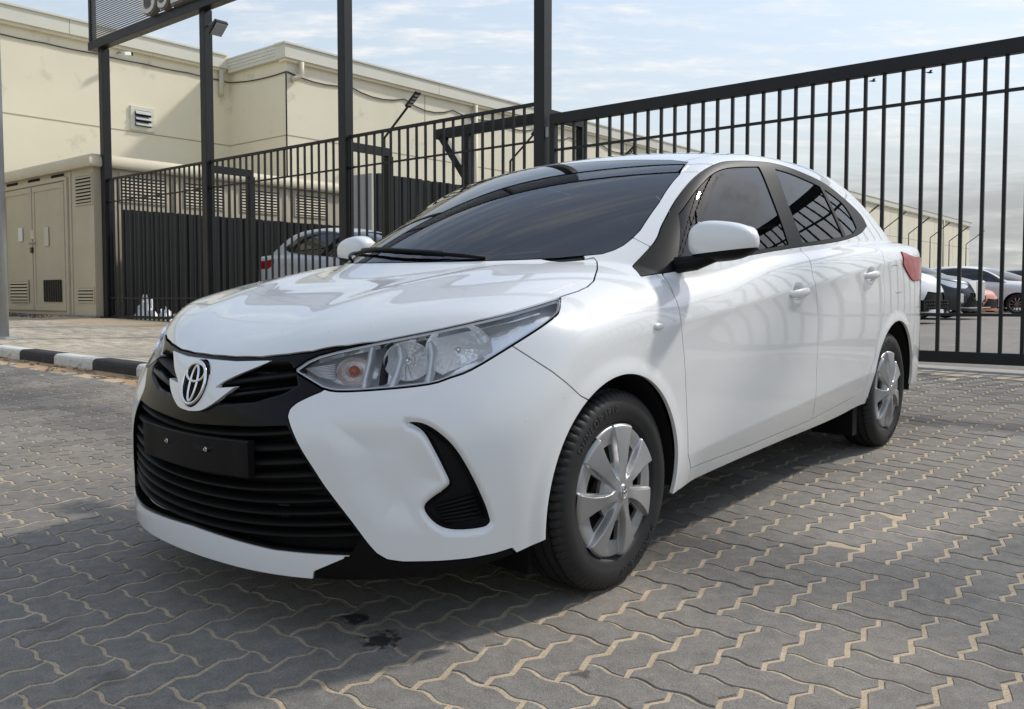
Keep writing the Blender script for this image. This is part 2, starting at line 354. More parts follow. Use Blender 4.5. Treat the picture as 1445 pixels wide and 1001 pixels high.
# sand drifted against the kerb
Vd = []; Fd = []; uu_ = np.linspace(-24, KERB_END, 70)
for u in uu_:
    wv = .20 + .10 * math.sin(u * 3.1) + .07 * math.sin(u * 7.7 + 1)
    for t in (0, .35, .7, 1): p = s2w(u, KERB_B + .01 - wv * t); Vd.append((p.x, p.y, plane_z(p.x, p.y) + .022 * (1 - t) ** 1.6 - (.006 if t == 1 else 0)))
for i in range(69):
    for q in range(3): Fd.append((i * 4 + q, (i + 1) * 4 + q, (i + 1) * 4 + q + 1, i * 4 + q + 1))
new_obj('sand_drift', mesh(Vd, Fd, mat('drift_sand', (.43, .29, .17), .95, var=.15, vscale=6, bump=.004, bscale=120), True), None, kind='stuff')
# end of the raised pavement (dropped towards the driveway)
mb = MB(); Vk = []
for b in np.linspace(KERB_B + .16, .3, 10):
    p = s2w(KERB_END, b); q = s2w(KERB_END + .35, b); Vk += [(p.x, p.y, walk_z(KERB_END, b)), (q.x, q.y, road_z(KERB_END + .35, min(b, 0)) - .004)]
mb.add(Vk, [(2 * i, 2 * i + 1, 2 * i + 3, 2 * i + 2) for i in range(9)]).build('pavement_ramp', M_CONC, kind='structure')
# =================================================================== fences, gate, gantry, buildings
M_BLACK = mat('black_painted_steel', (.010, .0105, .011), .42, spec=.4, var=.25, vscale=3, rvar=.08, bump=.0005, bscale=300, dirt=((.04, .036, .032), 3.5, .68), coords='Object')
M_SHEET = mat('dark_profiled_sheet', (.012, .0125, .013), .5, spec=.35, var=.2, vscale=2)
M_CREAM = mat('cream_render', (.80, .74, .57), .9, var=.04, vscale=.6, bump=.003, bscale=70, dirt=((.52, .46, .35), 1.4, .60))
M_CREAMTRIM = mat('pale_roof_trim', (.68, .66, .56), .55, var=.04, vscale=1)
M_KIOSK = mat('kiosk_beige', (.52, .455, .335), .62, var=.06, vscale=1.5, dirt=((.36, .31, .23), 3, .66))
M_KTRIM = mat('kiosk_roof', (.62, .55, .40), .6, var=.05, vscale=2)
M_GALV = mat('galvanised', (.36, .37, .37), .45, metal=.35, var=.12, vscale=3)
M_DARK = mat('dark_void', (.008, .008, .008), .9)
M_CABLE = mat('black_cable', (.02, .02, .02), .6)
M_PIPE = mat('cream_pipe', (.60, .55, .43), .5)
def lb(mb, lo, hi, bev=0.0): return mb.box(lo, hi, bev=bev)
FZ = lambda u: road_z(u, 0)
# ---- sliding gate on the right
g = sthing('sliding_gate', 'black steel bar gate behind the white sedan', 'gate', 0, 0, 0)
zt, zb2 = 3.125, .42; GL, GR = -4.93, 8.6
MB().box((GL, -.04, 3.00), (GR, .04, zt), bev=.004).build('top_rail', M_BLACK, g)
MB().box((GL, -.04, zb2), (GR, .04, .52), bev=.004).build('bottom_rail', M_BLACK, g)
MB().box((GL, -.018, 2.695), (GR, .018, 2.72)).build('upper_tie', M_BLACK, g); MB().box((GL, -.018, .828), (GR, .018, .852)).build('lower_tie', M_BLACK, g)
BARM = None
u = .1548
while u < GR: u += .1641
bars = []
while u > GL + .05: bars.append(u); u -= .1641
for u in bars:
    if BARM is None: ob = MB().box((-.0145, -.0145, .52), (.0145, .0145, 3.00)).build('bar', M_BLACK, g); BARM = ob.data
    else: ob = new_obj('bar', BARM, g)
    ob.location = (u, random.uniform(-.002, .002), 0)
MB().box((GL, -.035, .52), (GL + .07, .035, 3.00)).build('end_stile', M_BLACK, g)
for uu in (-1.2, 3.4): MB().tube([(uu, -.02, .40), (uu, .02, .40)], .055, 14).build('roller_wheel', M_GALV, g, auto=40)
MB().box((-5.0, -.02, .365 + .04), (GR, .02, .385 + .03)).build('ground_rail', mat('rusty_rail', (.10, .07, .05), .6, metal=.3), g) if False else None
MB().box((GL - .06, -.05, 2.86), (GL - .01, -.02, 2.98), bev=.004).build('lock_box', M_GALV, g)
# ---- fixed fence panels between the gantry posts
PU = [-5.06, -8.65, -12.27, -15.90]
FZT, FZM, FZL = 3.30, 2.84, .96
desc = ['black bar fence panel between the two gantry posts next to the sliding gate', 'black bar fence panel in front of the parked silver car', 'black bar fence panel next to the beige electrical kiosk']
PBM = None
for k in range(3):
    a, b_ = PU[k + 1] + .09, PU[k] - .09; zb_ = FZ((a + b_) / 2) + .02
    f = sthing('fence_panel', desc[k], 'fence', (a + b_) / 2, 0, 0); hw = (b_ - a) / 2
    MB().box((-hw, -.02, FZT - .04), (hw, .02, FZT)).build('top_rail', M_BLACK, f); MB().box((-hw, -.012, FZM - .012), (hw, .012, FZM + .012)).build('middle_rail', M_BLACK, f)
    MB().box((-hw, -.012, FZL - .012), (hw, .012, FZL + .012)).build('lower_rail', M_BLACK, f); MB().box((-hw, -.03, zb_), (hw, .03, zb_ + .05)).build('bottom_rail', M_BLACK, f)
    n = int(2 * hw / .164); 
    for i in range(n + 1):
        x = -hw + .02 + (2 * hw - .04) * i / n
        if PBM is None: o = MB().box((-.0135, -.0135, .50), (.0135, .0135, FZT - .04)).build('bar', M_BLACK, f); PBM = o.data
        else: o = new_obj('bar', PBM, f)
        o.location = (x, 0, 0)
    for z in (FZM, FZL): MB().tube([(-hw - .02, -.03, z), (-hw + .10, 0, z)], .018, 8).build('bracket', M_BLACK, f, smooth=True)
    # stay behind the right-hand post
    MB().box((hw - .02, 0.05, 3.12), (hw + .06, .92, 3.24)).build('stay_beam', M_BLACK, f); MB().box((hw - .03, .84, FZ(b_)), (hw + .07, .94, 3.12)).build('stay_post', M_BLACK, f)
# brace frame of the gate run-back behind the fence
bf_ = sthing('gate_brace_frame', 'black triangular steel brace frame standing behind the bar fence', 'frame', -6.0, .45, .42)
(u1_, z1_), (u2_, z2_), (u3_, z3_) = sp_b(620, 190, .45), sp_b(744, 176, .45), sp_b(660, 256, .45)
q = lambda u, z: Vector((u + 6.0, 0, z - .42))
MB().bar(q(u1_ - .05, z1_), q(u2_ + .3, z1_), .08, .13).build('beam', M_BLACK, bf_); MB().bar(q(u3_, .42), q(u3_, z1_ - .07), .12, .10, up=(0, 1, 0)).build('post', M_BLACK, bf_); MB().bar(q(u1_ + .05, z1_ - .03), q(u3_ + .02, z3_), .08, .10).build('diagonal', M_BLACK, bf_)
# ---- gantry: tall posts, header beams, slatted sign
gan = sthing('sign_gantry', 'tall black steel gantry with a slatted sign box above the fence', 'gantry', -5.06, 0, FZ(-5.06))
bz = FZ(-5.06); H0, H1 = 5.80, 7.7
def gq(u, b, z): return (u + 5.06, b, z - bz)
for pu in PU + [3.1, 8.9]:
    mb = MB(); mb.box(gq(pu - .078, -.078, FZ(pu) - .03), gq(pu + .078, .078, H0 + .02), bev=.006); mb.build('post', M_BLACK, gan)
    MB().box(gq(pu - .13, -.13, FZ(pu) - .04), gq(pu + .13, .13, FZ(pu) + .012)).build('base_plate', M_BLACK, gan)
MB().box(gq(-16.22, -.16, H0), gq(9.1, .02, H0 + .16), bev=.006).build('header_beam', M_BLACK, gan); MB().box(gq(-16.22, -.16, H1), gq(9.1, .02, H1 + .16), bev=.006).build('upper_beam', M_BLACK, gan)
for su_ in (-16.18, -13.0, -9.8, -6.6, -3.0, .4, 3.8, 7.0): MB().box(gq(su_ - .035, -.14, H0 + .16), gq(su_ + .035, -.02, H1)).build('sign_mullion', M_BLACK, gan)
mb = MB(); zz_ = H0 + .19
while zz_ < H1 - .02: mb.box(gq(-16.15, -.115, zz_), gq(-4.9, -.095, zz_ + .016)); zz_ += .040
mb.build('sign_slats', mat('grey_slat', (.20, .20, .20), .5), gan, kind='stuff')
# raised letters
M_LETTER = mat('sign_letter_face', (.66, .62, .55), .5, var=.06, vscale=3); M_LSIDE = mat('sign_letter_side', (.20, .185, .16), .6)
dg = bpy.context.evaluated_depsgraph_get()
lx = -13.97
for ch in 'USED':
    if ch == ' ': lx += .35; continue
    for (ext, size_off, ym, mt_, nm) in ((.05, .030, -.19, M_LSIDE, 'letter_return'), (.010, .0, -.262, M_LETTER, 'sign_letter')):
        cu = bpy.data.curves.new('l', 'FONT'); cu.body = ch; cu.size = .80; cu.extrude = ext; cu.offset = size_off; cu.resolution_u = 4
        to = bpy.data.objects.new('l', cu); COL.objects.link(to); dg.update(); me = bpy.data.meshes.new_from_object(to.evaluated_get(bpy.context.evaluated_depsgraph_get())); wd = max(v.co.x for v in me.vertices); bpy.data.objects.remove(to)
        me.materials.clear(); me.materials.append(mt_)
        if nm == 'letter_return': ro = new_obj('sign_letter', me, gan); ro.matrix_local = Matrix.Translation(gq(lx, ym, H0 + .20)) @ Matrix.Rotation(math.pi / 2, 4, 'X')
        else: fo_ = new_obj('letter_face', me, ro); fo_.location = (0, 0, .07)
    lx += wd + .07
fl = sthing('floodlight', 'small black floodlight on a bracket near the top of a gantry post', 'floodlight', PU[2] + .08, 0, 5.42)
MB().tube([(-.02, 0, .12), (.20, -.02, .16), (.28, -.02, .05)], .012, 8).build('bracket', M_GALV, fl, smooth=True)
Mf = Matrix.Translation((.34, -.03, .02)) @ Matrix.Rotation(math.radians(-38), 4, 'Y')
MB().box((-.14, -.12, -.035), (.14, .12, .035), Mf, bev=.01).build('lamp_body', M_BLACK, fl); MB().box((-.12, -.10, -.045), (.12, .10, -.036), Mf).build('lamp_glass', M_GALV, fl)
# ---- dark profiled sheet fences inside the yard
def profiled(name, label, u, b0, b1, z0, z1, pitch=.19):
    t = sthing(name, label, 'fence', u, b0, z0); k = 0; b = b0
    while b < b1:
        e = min(b + pitch, b1); L_ = e - b
        prof = [(0, 0), (.35 * L_, 0), (.45 * L_, .035), (.85 * L_, .035), (.95 * L_, 0), (L_, 0)]
        Vq = []
        for y, x in prof:
            for z in (0, z1 - z0 + random.uniform(-.01, .01)): Vq.append((x, b - b0 + y, z))
        MB().add(Vq, [(2 * i, 2 * i + 2, 2 * i + 3, 2 * i + 1) for i in range(5)]).build('sheet', M_SHEET, t); b = e; k += 1
    return t
profiled('sheet_fence', 'dark profiled sheet fence beside the beige kiosk', -15.62, .15, 6.2, .50, 2.70)
profiled('sheet_fence', 'tall dark corrugated sheet wall behind the gate brace frame', -13.0, 4.35, 13.5, .46, 3.62, .24)
gp_ = sthing('wall_panel', 'plain pale grey panel wall at the end of the corrugated sheet', 'wall', -13.35, 4.3, .46); 
for i in range(3): MB().box((-.35 + i * .24, -.02, 0), (-.35 + i * .24 + .232, .02, 3.15), bev=.004).build('panel', mat('grey_panel', (.40, .40, .38), .6), gp_)
# ---- electrical kiosk
KU0, KU1, KB0, KB1, KZ0, KZ1 = -21.0, -16.03, -.2, 6.0, .44, 3.53
k = sthing('electrical_kiosk', 'beige electrical kiosk with double doors and louvred vents', 'kiosk', -18.5, KB0, KZ0)
def kq(u, b, z): return (u + 18.5, b - KB0, z - KZ0)
MB().box(kq(KU0, KB0, KZ0 + .18), kq(KU1, KB1, KZ1)).build('wall', M_KIOSK, k)
MB().box(kq(KU0 - .02, KB0 - .03, KZ0 - .1), kq(KU1 + .02, KB1 + .03, KZ0 + .18), bev=.01).build('plinth', mat('plinth', (.30, .28, .25), .9, var=.2, vscale=4), k)
# roof slab with rounded, sloping edge
pr = [(0, 0), (.10, .0), (.13, .05), (.12, .16), (.03, .25), (-.25, .27)]
Vr = []; cor = [(KU0, KB0, -1, -1), (KU1, KB0, 1, -1), (KU1, KB1, 1, 1), (KU0, KB1, -1, 1)]
for (cu_, cb_, sx, sy) in cor:
    for o_, z in pr: Vr.append(kq(cu_ + sx * o_, cb_ + sy * o_, KZ1 + z))
n = len(pr); Fr = [(c * n + i, ((c + 1) % 4) * n + i, ((c + 1) % 4) * n + i + 1, c * n + i + 1) for c in range(4) for i in range(n - 1)] + [tuple(c * n + n - 1 for c in range(4)), tuple(c * n for c in range(3, -1, -1))]
MB().add(Vr, Fr).build('roof', M_KTRIM, k, auto=40)
def louvre(parent, u0, u1, z0, z1, face, cst, n, dark=True):
    """louvred vent; face 'b' looks to the street, 'u' to the yard"""
    fr = .035
    def bx(a0, a1, o0, o1, zz0, zz1): return (kq(a0, cst + o0, zz0), kq(a1, cst + o1, zz1)) if face == 'b' else (kq(cst + o0, a0, zz0), kq(cst + o1, a1, zz1))
    s_ = -1 if face == 'b' else 1
    def srt(lo, hi): return tuple(min(x, y) for x, y in zip(lo, hi)), tuple(max(x, y) for x, y in zip(lo, hi))
    v = MB().box(*srt(*bx(u0, u1, s_ * .002, s_ * .004, z0, z1))).build('vent', M_DARK if dark else M_KIOSK, parent)
    mb = MB()
    for (a0, a1, b0_, b1_) in ((u0 - fr, u0, z0 - fr, z1 + fr), (u1, u1 + fr, z0 - fr, z1 + fr), (u0, u1, z1, z1 + fr), (u0, u1, z0 - fr, z0)): mb.box(*srt(*bx(a0, a1, s_ * .001, s_ * .022, b0_, b1_)))
    mb.build('vent_frame', M_KIOSK, v)
    for i in range(n):
        z = z0 + (z1 - z0) * (i + .5) / n; h = (z1 - z0) / n
        P = []
        for a in (u0, u1):
            for o_, dz in ((.006, h * .38), (.030, -h * .22), (.034, -h * .14), (.010, h * .46)): P.append(kq(a, cst + s_ * o_, z + dz) if face == 'b' else kq(cst + s_ * o_, a, z + dz))
        MB().add(P, [(0, 1, 2, 3), (7, 6, 5, 4), (0, 4, 5, 1), (1, 5, 6, 2), (2, 6, 7, 3), (3, 7, 4, 0)]).build('slat', M_KIOSK, v)
# doors
for (a, b_) in ((-20.30, -18.80), (-18.78, -17.24)):
    d_ = MB().box(kq(a, KB0 - .03, .68), kq(b_, KB0 - .004, 3.34), bev=.006).build('door', M_KIOSK, k)
    mb = MB(); 
    for (x0, x1, z0, z1) in ((a + .02, a + .10, .70, 3.32), (b_ - .10, b_ - .02, .70, 3.32), (a + .10, b_ - .10, 3.22, 3.32), (a + .10, b_ - .10, .70, .80)): mb.box(kq(x0, KB0 - .045, z0), kq(x1, KB0 - .031, z1))
    mb.build('door_rail', M_KIOSK, d_)
    for z in (1.2, 2.0, 2.9): MB().tube([kq(b_ + .01 if a > -19 else a - .01, KB0 - .035, z), kq(b_ + .01 if a > -19 else a - .01, KB0 - .035, z + .14)], .018, 8).build('hinge', M_GALV, d_)
for (x0, x1, z0, z1) in ((-20.42, -20.32, .62, 3.42), (-17.22, -17.12, .62, 3.42), (-20.32, -17.22, 3.36, 3.44)): MB().box(kq(x0, KB0 - .04, z0), kq(x1, KB0 - .003, z1)).build('door_frame', M_KIOSK, k)
MB().box(kq(-17.05, KB0 - .02, .64), kq(-16.98, KB0 - .003, 3.5)).build('corner_strip', M_KIOSK, k)
MB().box(kq(-19.52, KB0 - .052, 2.2), kq(-19.3, KB0 - .047, 2.5)).build('notice', mat('white_notice', (.75, .75, .73), .6), k); MB().box(kq(-18.2, KB0 - .052, 2.05), kq(-17.99, KB0 - .047, 2.45), bev=.002).build('notice', mat('beige_notice', (.60, .56, .48), .6), k)
MB().box(kq(-18.90, KB0 - .055, 2.22), kq(-18.72, KB0 - .03, 2.42), bev=.004).build('lock_plate', M_KTRIM, k)
MB().tube([kq(-18.95, KB0 - .07, 2.14), kq(-18.62, KB0 - .07, 2.14)], .014, 8).build('bolt', M_GALV, k); MB().box(kq(-18.84, KB0 - .09, 1.93), kq(-18.75, KB0 - .05, 2.05), bev=.008).build('padlock', mat('padlock', (.06, .05, .04), .4, metal=.6), k)
louvre(k, -16.76, -16.10, 2.84, 3.38, 'b', KB0, 8); louvre(k, -20.02, -19.08, .90, 1.32, 'b', KB0 - .045, 6); louvre(k, -16.76, -16.10, .90, 1.16, 'b', KB0, 4)
hole = MB().box(kq(-18.30, KB0 - .05, .88), kq(-17.44, KB0 - .046, 1.34)).build('vent', M_DARK, k)
for i in range(8): MB().box(kq(-18.28 + i * .11, KB0 - .056, .88), kq(-18.265 + i * .11, KB0 - .05, 1.34)).build('slat', mat('vent_mesh', (.10, .09, .07), .7) if i == 0 else bpy.data.materials['vent_mesh'], hole)
for i in range(3): MB().box(kq(-20.2 + i * 1.15, KB0 - .006, 3.44), kq(-19.6 + i * 1.15, KB0 - .003, 3.51)).build('eaves_vent', M_DARK, k)
for (b0_, b1_) in ((.35, 1.30), (1.75, 2.65), (3.12, 4.05), (4.58, 5.50)): louvre(k, b0_, b1_, 2.92, 3.44, 'u', KU1, 8)
for b_ in (1.52, 2.88, 4.31): MB().box(kq(KU1 + .001, b_ - .05, KZ0 + .2), kq(KU1 + .03, b_ + .05, 3.5)).build('rib', M_KIOSK, k)
# ---- long warehouse
U1, U2, BC, BE, ZT = -22.0, -19.2, 6.68, 84.0, 7.98
wh = sthing('warehouse', 'long cream warehouse with pale roof trim behind the fence', 'warehouse', U2, BC, .46)
def wq(u, b, z): return (u - U2, b - BC, z - .46)
MB().box(wq(U1 - 30, -60, .2), wq(U1, BC + .5, 7.98)).build('wall', M_CREAM, wh); MB().box(wq(U2 - 30, BC, .2), wq(U2, BE, 7.88)).build('wall', M_CREAM, wh)
def trimline(pts, z0, z1, out, nm, mt_):
    """roof edge band along a wall line, with a cap"""
    for (p, q_) in zip(pts[:-1], pts[1:]):
        (ua, ba), (ub, bb_) = p, q_
        lo = (min(ua, ub), min(ba, bb_)); hi = (max(ua, ub), max(ba, bb_))
        MB().box(wq(lo[0] - .02, lo[1] - .02, z0), wq(hi[0] + out, hi[1], z1)).build(nm, mt_, wh)
# segments of the trim with visible joints
b = -58.0
while b < BC - .05:
    e = min(b + 6.0, BC); MB().box(wq(U1 - .3, b + .006, 7.66), wq(U1 + .16, e - .006, 8.02)).build('roof_trim', M_CREAMTRIM, wh); b = e
MB().box(wq(U1 - .3, -58, 8.02), wq(U1 + .20, BC - .17, 8.07)).build('trim_cap', M_CREAMTRIM, wh); MB().box(wq(U1 - .3, -58, 7.58), wq(U1 + .10, BC - .17, 7.66)).build('trim_soffit', M_CREAM, wh)
b = BC - .16
while b < BE:
    e = min(b + 6.0, BE + .15); MB().box(wq(U2 - .3, b + .006, 7.54), wq(U2 + .16, e - .006, 7.90)).build('roof_trim', M_CREAMTRIM, wh); b = e
MB().box(wq(U2 - .3, BC - .2, 7.90), wq(U2 + .20, BE + .15, 7.95)).build('trim_cap', M_CREAMTRIM, wh); MB().box(wq(U2 - .2, BC - .1, 7.46), wq(U2 + .10, BE + .05, 7.54)).build('trim_soffit', M_CREAM, wh)
for zq in range(4): MB().box(wq(U1 + .16, BC - .14 - .006 * zq, 7.54 + zq * .092), wq(U2 - .3, BC - .05, 7.54 + zq * .092 + .085)).build('side_trim', M_CREAMTRIM, wh)
MB().box(wq(U1 + .16, BC - .17, 7.905), wq(U2 - .3, BC - .02, 7.95)).build('trim_cap', M_CREAMTRIM, wh)
# recessed joint lines in the render
M_GROOVE = mat('render_joint', (.40, .36, .27), .9)
for lo, hi in ((wq(U1, -58, 5.44), wq(U1 + .006, BC, 5.47)), (wq(U1, BC - .006, 5.44), wq(U2, BC, 5.47)), (wq(U2, BC, 5.44), wq(U2 + .006, BE, 5.47))): MB().box(lo, hi).build('render_joint', M_GROOVE, wh)
b = 12.0
while b < BE: MB().box(wq(U2, b, .46), wq(U2 + .005, b + .03, 7.46)).build('render_joint', M_GROOVE, wh); b += 6.0
# wall vent
vt = MB().box(wq(U1, 3.62, 5.50), wq(U1 + .05, 4.30, 6.16), bev=.01).build('wall_vent', M_CREAMTRIM, wh)
MB().box(wq(U1 + .05, 3.74, 5.62), wq(U1 + .056, 4.20, 6.05)).build('vent_opening', M_DARK, vt)
for i in range(3):
    z = 5.94 - i * .15; MB().add([wq(U1 + .057, 3.74, z + .1), wq(U1 + .057, 4.20, z + .1), wq(U1 + .13, 4.20, z), wq(U1 + .13, 3.74, z), wq(U1 + .057, 3.74, z + .085), wq(U1 + .057, 4.20, z + .085), wq(U1 + .125, 4.20, z - .012), wq(U1 + .125, 3.74, z - .012)], [(0, 1, 2, 3), (7, 6, 5, 4), (0, 4, 5, 1), (1, 5, 6, 2), (2, 6, 7, 3), (3, 7, 4, 0)]).build('flap', M_GALV, vt)
# cable, rain pipes, conduit, camera
def sag(p, q_, n, s_): return [tuple(np.array(p) * (1 - t) + np.array(q_) * t - np.array([0, 0, s_ * 4 * t * (1 - t)])) for t in np.linspace(0, 1, n)]
cpts = []
for i in range(9): cpts += sag(wq(U1 + .03, -5 + i * 1.29, 7.34 - .01 * (i % 2)), wq(U1 + .03, -5 + (i + 1) * 1.29, 7.34 - .01 * ((i + 1) % 2)), 5, .02)[:-1]
cpts += sag(wq(U1 + .03, BC - .03, 7.30), wq(U2 + .03, BC - .03, 7.18), 7, .07)
MB().tube(cpts, .016, 6).build('cable', M_CABLE, wh, smooth=True)
cp2 = []
for i in range(10): cp2 += sag(wq(U2 + .03, BC + i * 2.2, 7.18 - .0 * i), wq(U2 + .03, BC + (i + 1) * 2.2, 7.18), 6, .12 + .05 * (i % 3))[:-1]
MB().tube(cp2, .02, 6).build('cable', M_CABLE, wh, smooth=True)
MB().tube([wq(U1 + .12, 6.35, 7.60), wq(U1 + .12, 6.35, 6.98), wq(U1 + .05, 6.35, 6.86)], .075, 10).build('rain_pipe', M_PIPE, wh, smooth=True)
MB().tube([wq(U2 + .14, BC + .40, 7.50), wq(U2 + .14, BC + .40, 7.15), wq(U2 + .10, BC + .22, 7.02), wq(U2 + .06, BC + .12, 7.0)], .075, 10).build('rain_pipe', M_PIPE, wh, smooth=True)
for b in (14.3, 26.3, 38.3, 50.3, 62.3, 74.3): MB().tube([wq(U2 + .13, b, 7.5), wq(U2 + .13, b, .5)], .075, 10).build('rain_pipe', M_PIPE, wh, smooth=True)
MB().tube([wq(U2 + .03, BC - .04, 7.15), wq(U2 + .03, BC - .04, 3.4)], .02, 8).build('conduit', M_DARK, wh, smooth=True)
cc = sthing('security_camera', 'small white security camera on the warehouse wall', 'camera', U1 + .02, 3.3, 7.42)
MB().tube([(0, 0, .05), (.16, 0, .05), (.2, 0, .02)], .025, 8).build('bracket', M_GALV, cc); Mc = Matrix.Translation((.30, .10, 0)) @ Matrix.Rotation(math.radians(25), 4, 'Z') @ Matrix.Rotation(math.radians(14), 4, 'X'); MB().box((-.05, -.14, -.05), (.05, .14, .05), Mc, bev=.015).build('camera_body', mat('camera_white', (.75, .75, .73), .4), cc); MB().box((-.045, .2, -.045), (.045, .205, .045), Mc).build('camera_lens', M_DARK, cc)
# ---- wall lamps on long arms
pos = ['first after the yard entrance', 'second after the yard entrance']
for kk in range(0, 13):
    b = 9.9 + 5.93 * kk
    if b > 95: break
    lp = sthing('yard_lamp', 'yard lamp on a slanted arm standing along the long cream warehouse', 'lamp', -18.8, b, .46, group='yard lamps along the warehouse')
    MB().tube([(0, 0, 0), (0, 0, 5.3)], .04, 8).build('pole', M_DARK if kk < 2 else M_BLACK, lp, smooth=True); MB().tube([(0, 0, 5.3), (1.1, 0, 6.15)], .035, 8).build('arm', M_BLACK, lp, smooth=True)
    Ml = Matrix.Translation((1.25, 0, 6.28)) @ Matrix.Rotation(math.radians(-38), 4, 'Y'); MB().box((-.30, -.11, -.03), (.30, .11, .03), Ml, bev=.01).build('lamp_head', M_BLACK, lp)
    for i in range(4): MB().box((-.22 + i * .12, -.08, -.036), (-.15 + i * .12, .08, -.031), Ml).build('lamp_cell', M_GALV, lp)
# ---- lamp post at the pavement edge
lpw = wplane(4, 474, (0, 0, 0), np.array([0, 1, 0])) if False else None
pst = thing('lamp_post', 'grey galvanised lamp post on the pavement by the kiosk', 'lamp post', loc=(-6.52, 11.25, walk_z(*w2s(-6.52, 11.25)) - .01))
MB().tube([(0, 0, 0), (0, 0, 3), (0, 0, 9)], [.115, .105, .07], 20).build('shaft', M_GALV, pst, smooth=True); MB().box((-.2, -.2, 0), (.2, .2, .025), bev=.005).build('base_plate', M_GALV, pst)
MB().tube([(0, 0, 9), (.6, -.5, 9.5), (1.4, -1.2, 9.6)], .04, 10).build('outreach_arm', M_GALV, pst, smooth=True); MB().box((1.3, -1.5, 9.53), (1.75, -1.0, 9.66), bev=.02).build('lantern', M_GALV, pst)
# ---- litter under the fence, gravel by the kiosk
def crumple(name, label, cat, u, b, z, r, h, mt_, seed):
    rg = np.random.default_rng(seed); n, m_ = 7, 12; Vb, Fb = [], []
    for i in range(n + 1):
        for j in range(m_):
            la = -math.pi / 2 * .2 + (math.pi / 2 + .3) * i / n; rr = r * (math.cos(la) + .05) * (1 + rg.uniform(-.35, .35)); Vb.append((rr * math.cos(2 * math.pi * j / m_), rr * .7 * math.sin(2 * math.pi * j / m_), max(0, h * math.sin(la) * (1 + rg.uniform(-.3, .4)))))
    for i in range(n):
        for j in range(m_): Fb.append((i * m_ + j, i * m_ + (j + 1) % m_, (i + 1) * m_ + (j + 1) % m_, (i + 1) * m_ + j))
    o = MB().add(Vb, Fb).build(name, mt_); o.matrix_world = site_M(u, b, z); return tag(o, label, cat)
M_BAG = mat('white_plastic', (.75, .76, .78), .45)
crumple('plastic_bag', 'largest crumpled white plastic bag lying under the fence by the kiosk', 'bag', -15.1, .35, .50, .26, .42, M_BAG, 3); crumple('plastic_bag', 'small crumpled white plastic bag beside a larger one under the fence', 'bag', -14.5, .40, .50, .17, .22, M_BAG, 5); crumple('plastic_sheet', 'pale crumpled sheeting near the bonnet under the bar fence', 'litter', -12.6, .5, .49, .25, .24, mat('pale_sheet', (.5, .48, .44), .7), 8)
lw = sthing('low_wall', 'low pinkish block wall just behind the bar fence', 'wall', -13.6, .9, .45)
for i in range(11): MB().box((-1.9 + i * .40, 0, 0), (-1.9 + i * .40 + .39, .15, .19), bev=.005).build('block', mat('pink_block', (.48, .34, .29), .85, var=.15, vscale=6) if i == 0 else bpy.data.materials['pink_block'], lw)
rg = np.random.default_rng(4); mb = MB()
for i in range(500):
    u = rg.uniform(-20.5, -17); b = rg.uniform(-.9, -.25); p = s2w(u, b); r = rg.uniform(.015, .05); z = walk_z(u, b) - .004
    mb.add([(p.x + r * math.cos(t), p.y + r * math.sin(t), z) for t in (0, 1.5, 3, 4.5)] + [(p.x + rg.uniform(-.3, .3) * r, p.y, z + r * rg.uniform(.6, 1.2))], [(0, 1, 4), (1, 2, 4), (2, 3, 4), (3, 0, 4)])
mb.build('rubble', mat('dark_rubble', (.09, .085, .08), .95, var=.4, vscale=20), kind='stuff')
mb = MB()
for i in range(60):
    u = rg.uniform(-9, -5.2); p = s2w(u, KERB_B - abs(rg.normal(0, .1)) - .02); r = rg.uniform(.01, .05); a = rg.uniform(0, 6.28)
    z = plane_z(p.x, p.y) + .012; mb.bar((p.x - r * math.cos(a), p.y - r * math.sin(a), z), (p.x + r * math.cos(a), p.y + r * math.sin(a), z + .012), rg.uniform(.004, .02), .006)
mb.build('dry_leaves', mat('dry_litter', (.20, .14, .08), .9, var=.4, vscale=30), kind='stuff')
# ---- two birds in the sky
for (px, py, lab) in ((1232, 115, 'small dark bird flying lower above the gate bars'), (1312, 103, 'small dark bird flying just under the gate top rail')):
    d = wray(px, py); P = CAMP + d * 42; bd = thing('bird', lab, 'bird', loc=tuple(P))
    MB().tube([(-.13, 0, 0), (-.05, 0, .01), (.06, 0, .015), (.14, 0, .02)], [.012, .04, .045, .012], 8).build('body', M_CABLE, bd, smooth=True)
    for s_ in (1, -1): MB().add([(.05, s_ * .03, .02), (-.05, s_ * .03, .02), (-.08, s_ * .18, .09), (.04, s_ * .20, .10), (-.10, s_ * .36, .04)], [(0, 1, 2, 3), (3, 2, 4)]).build('wing', M_CABLE, bd)
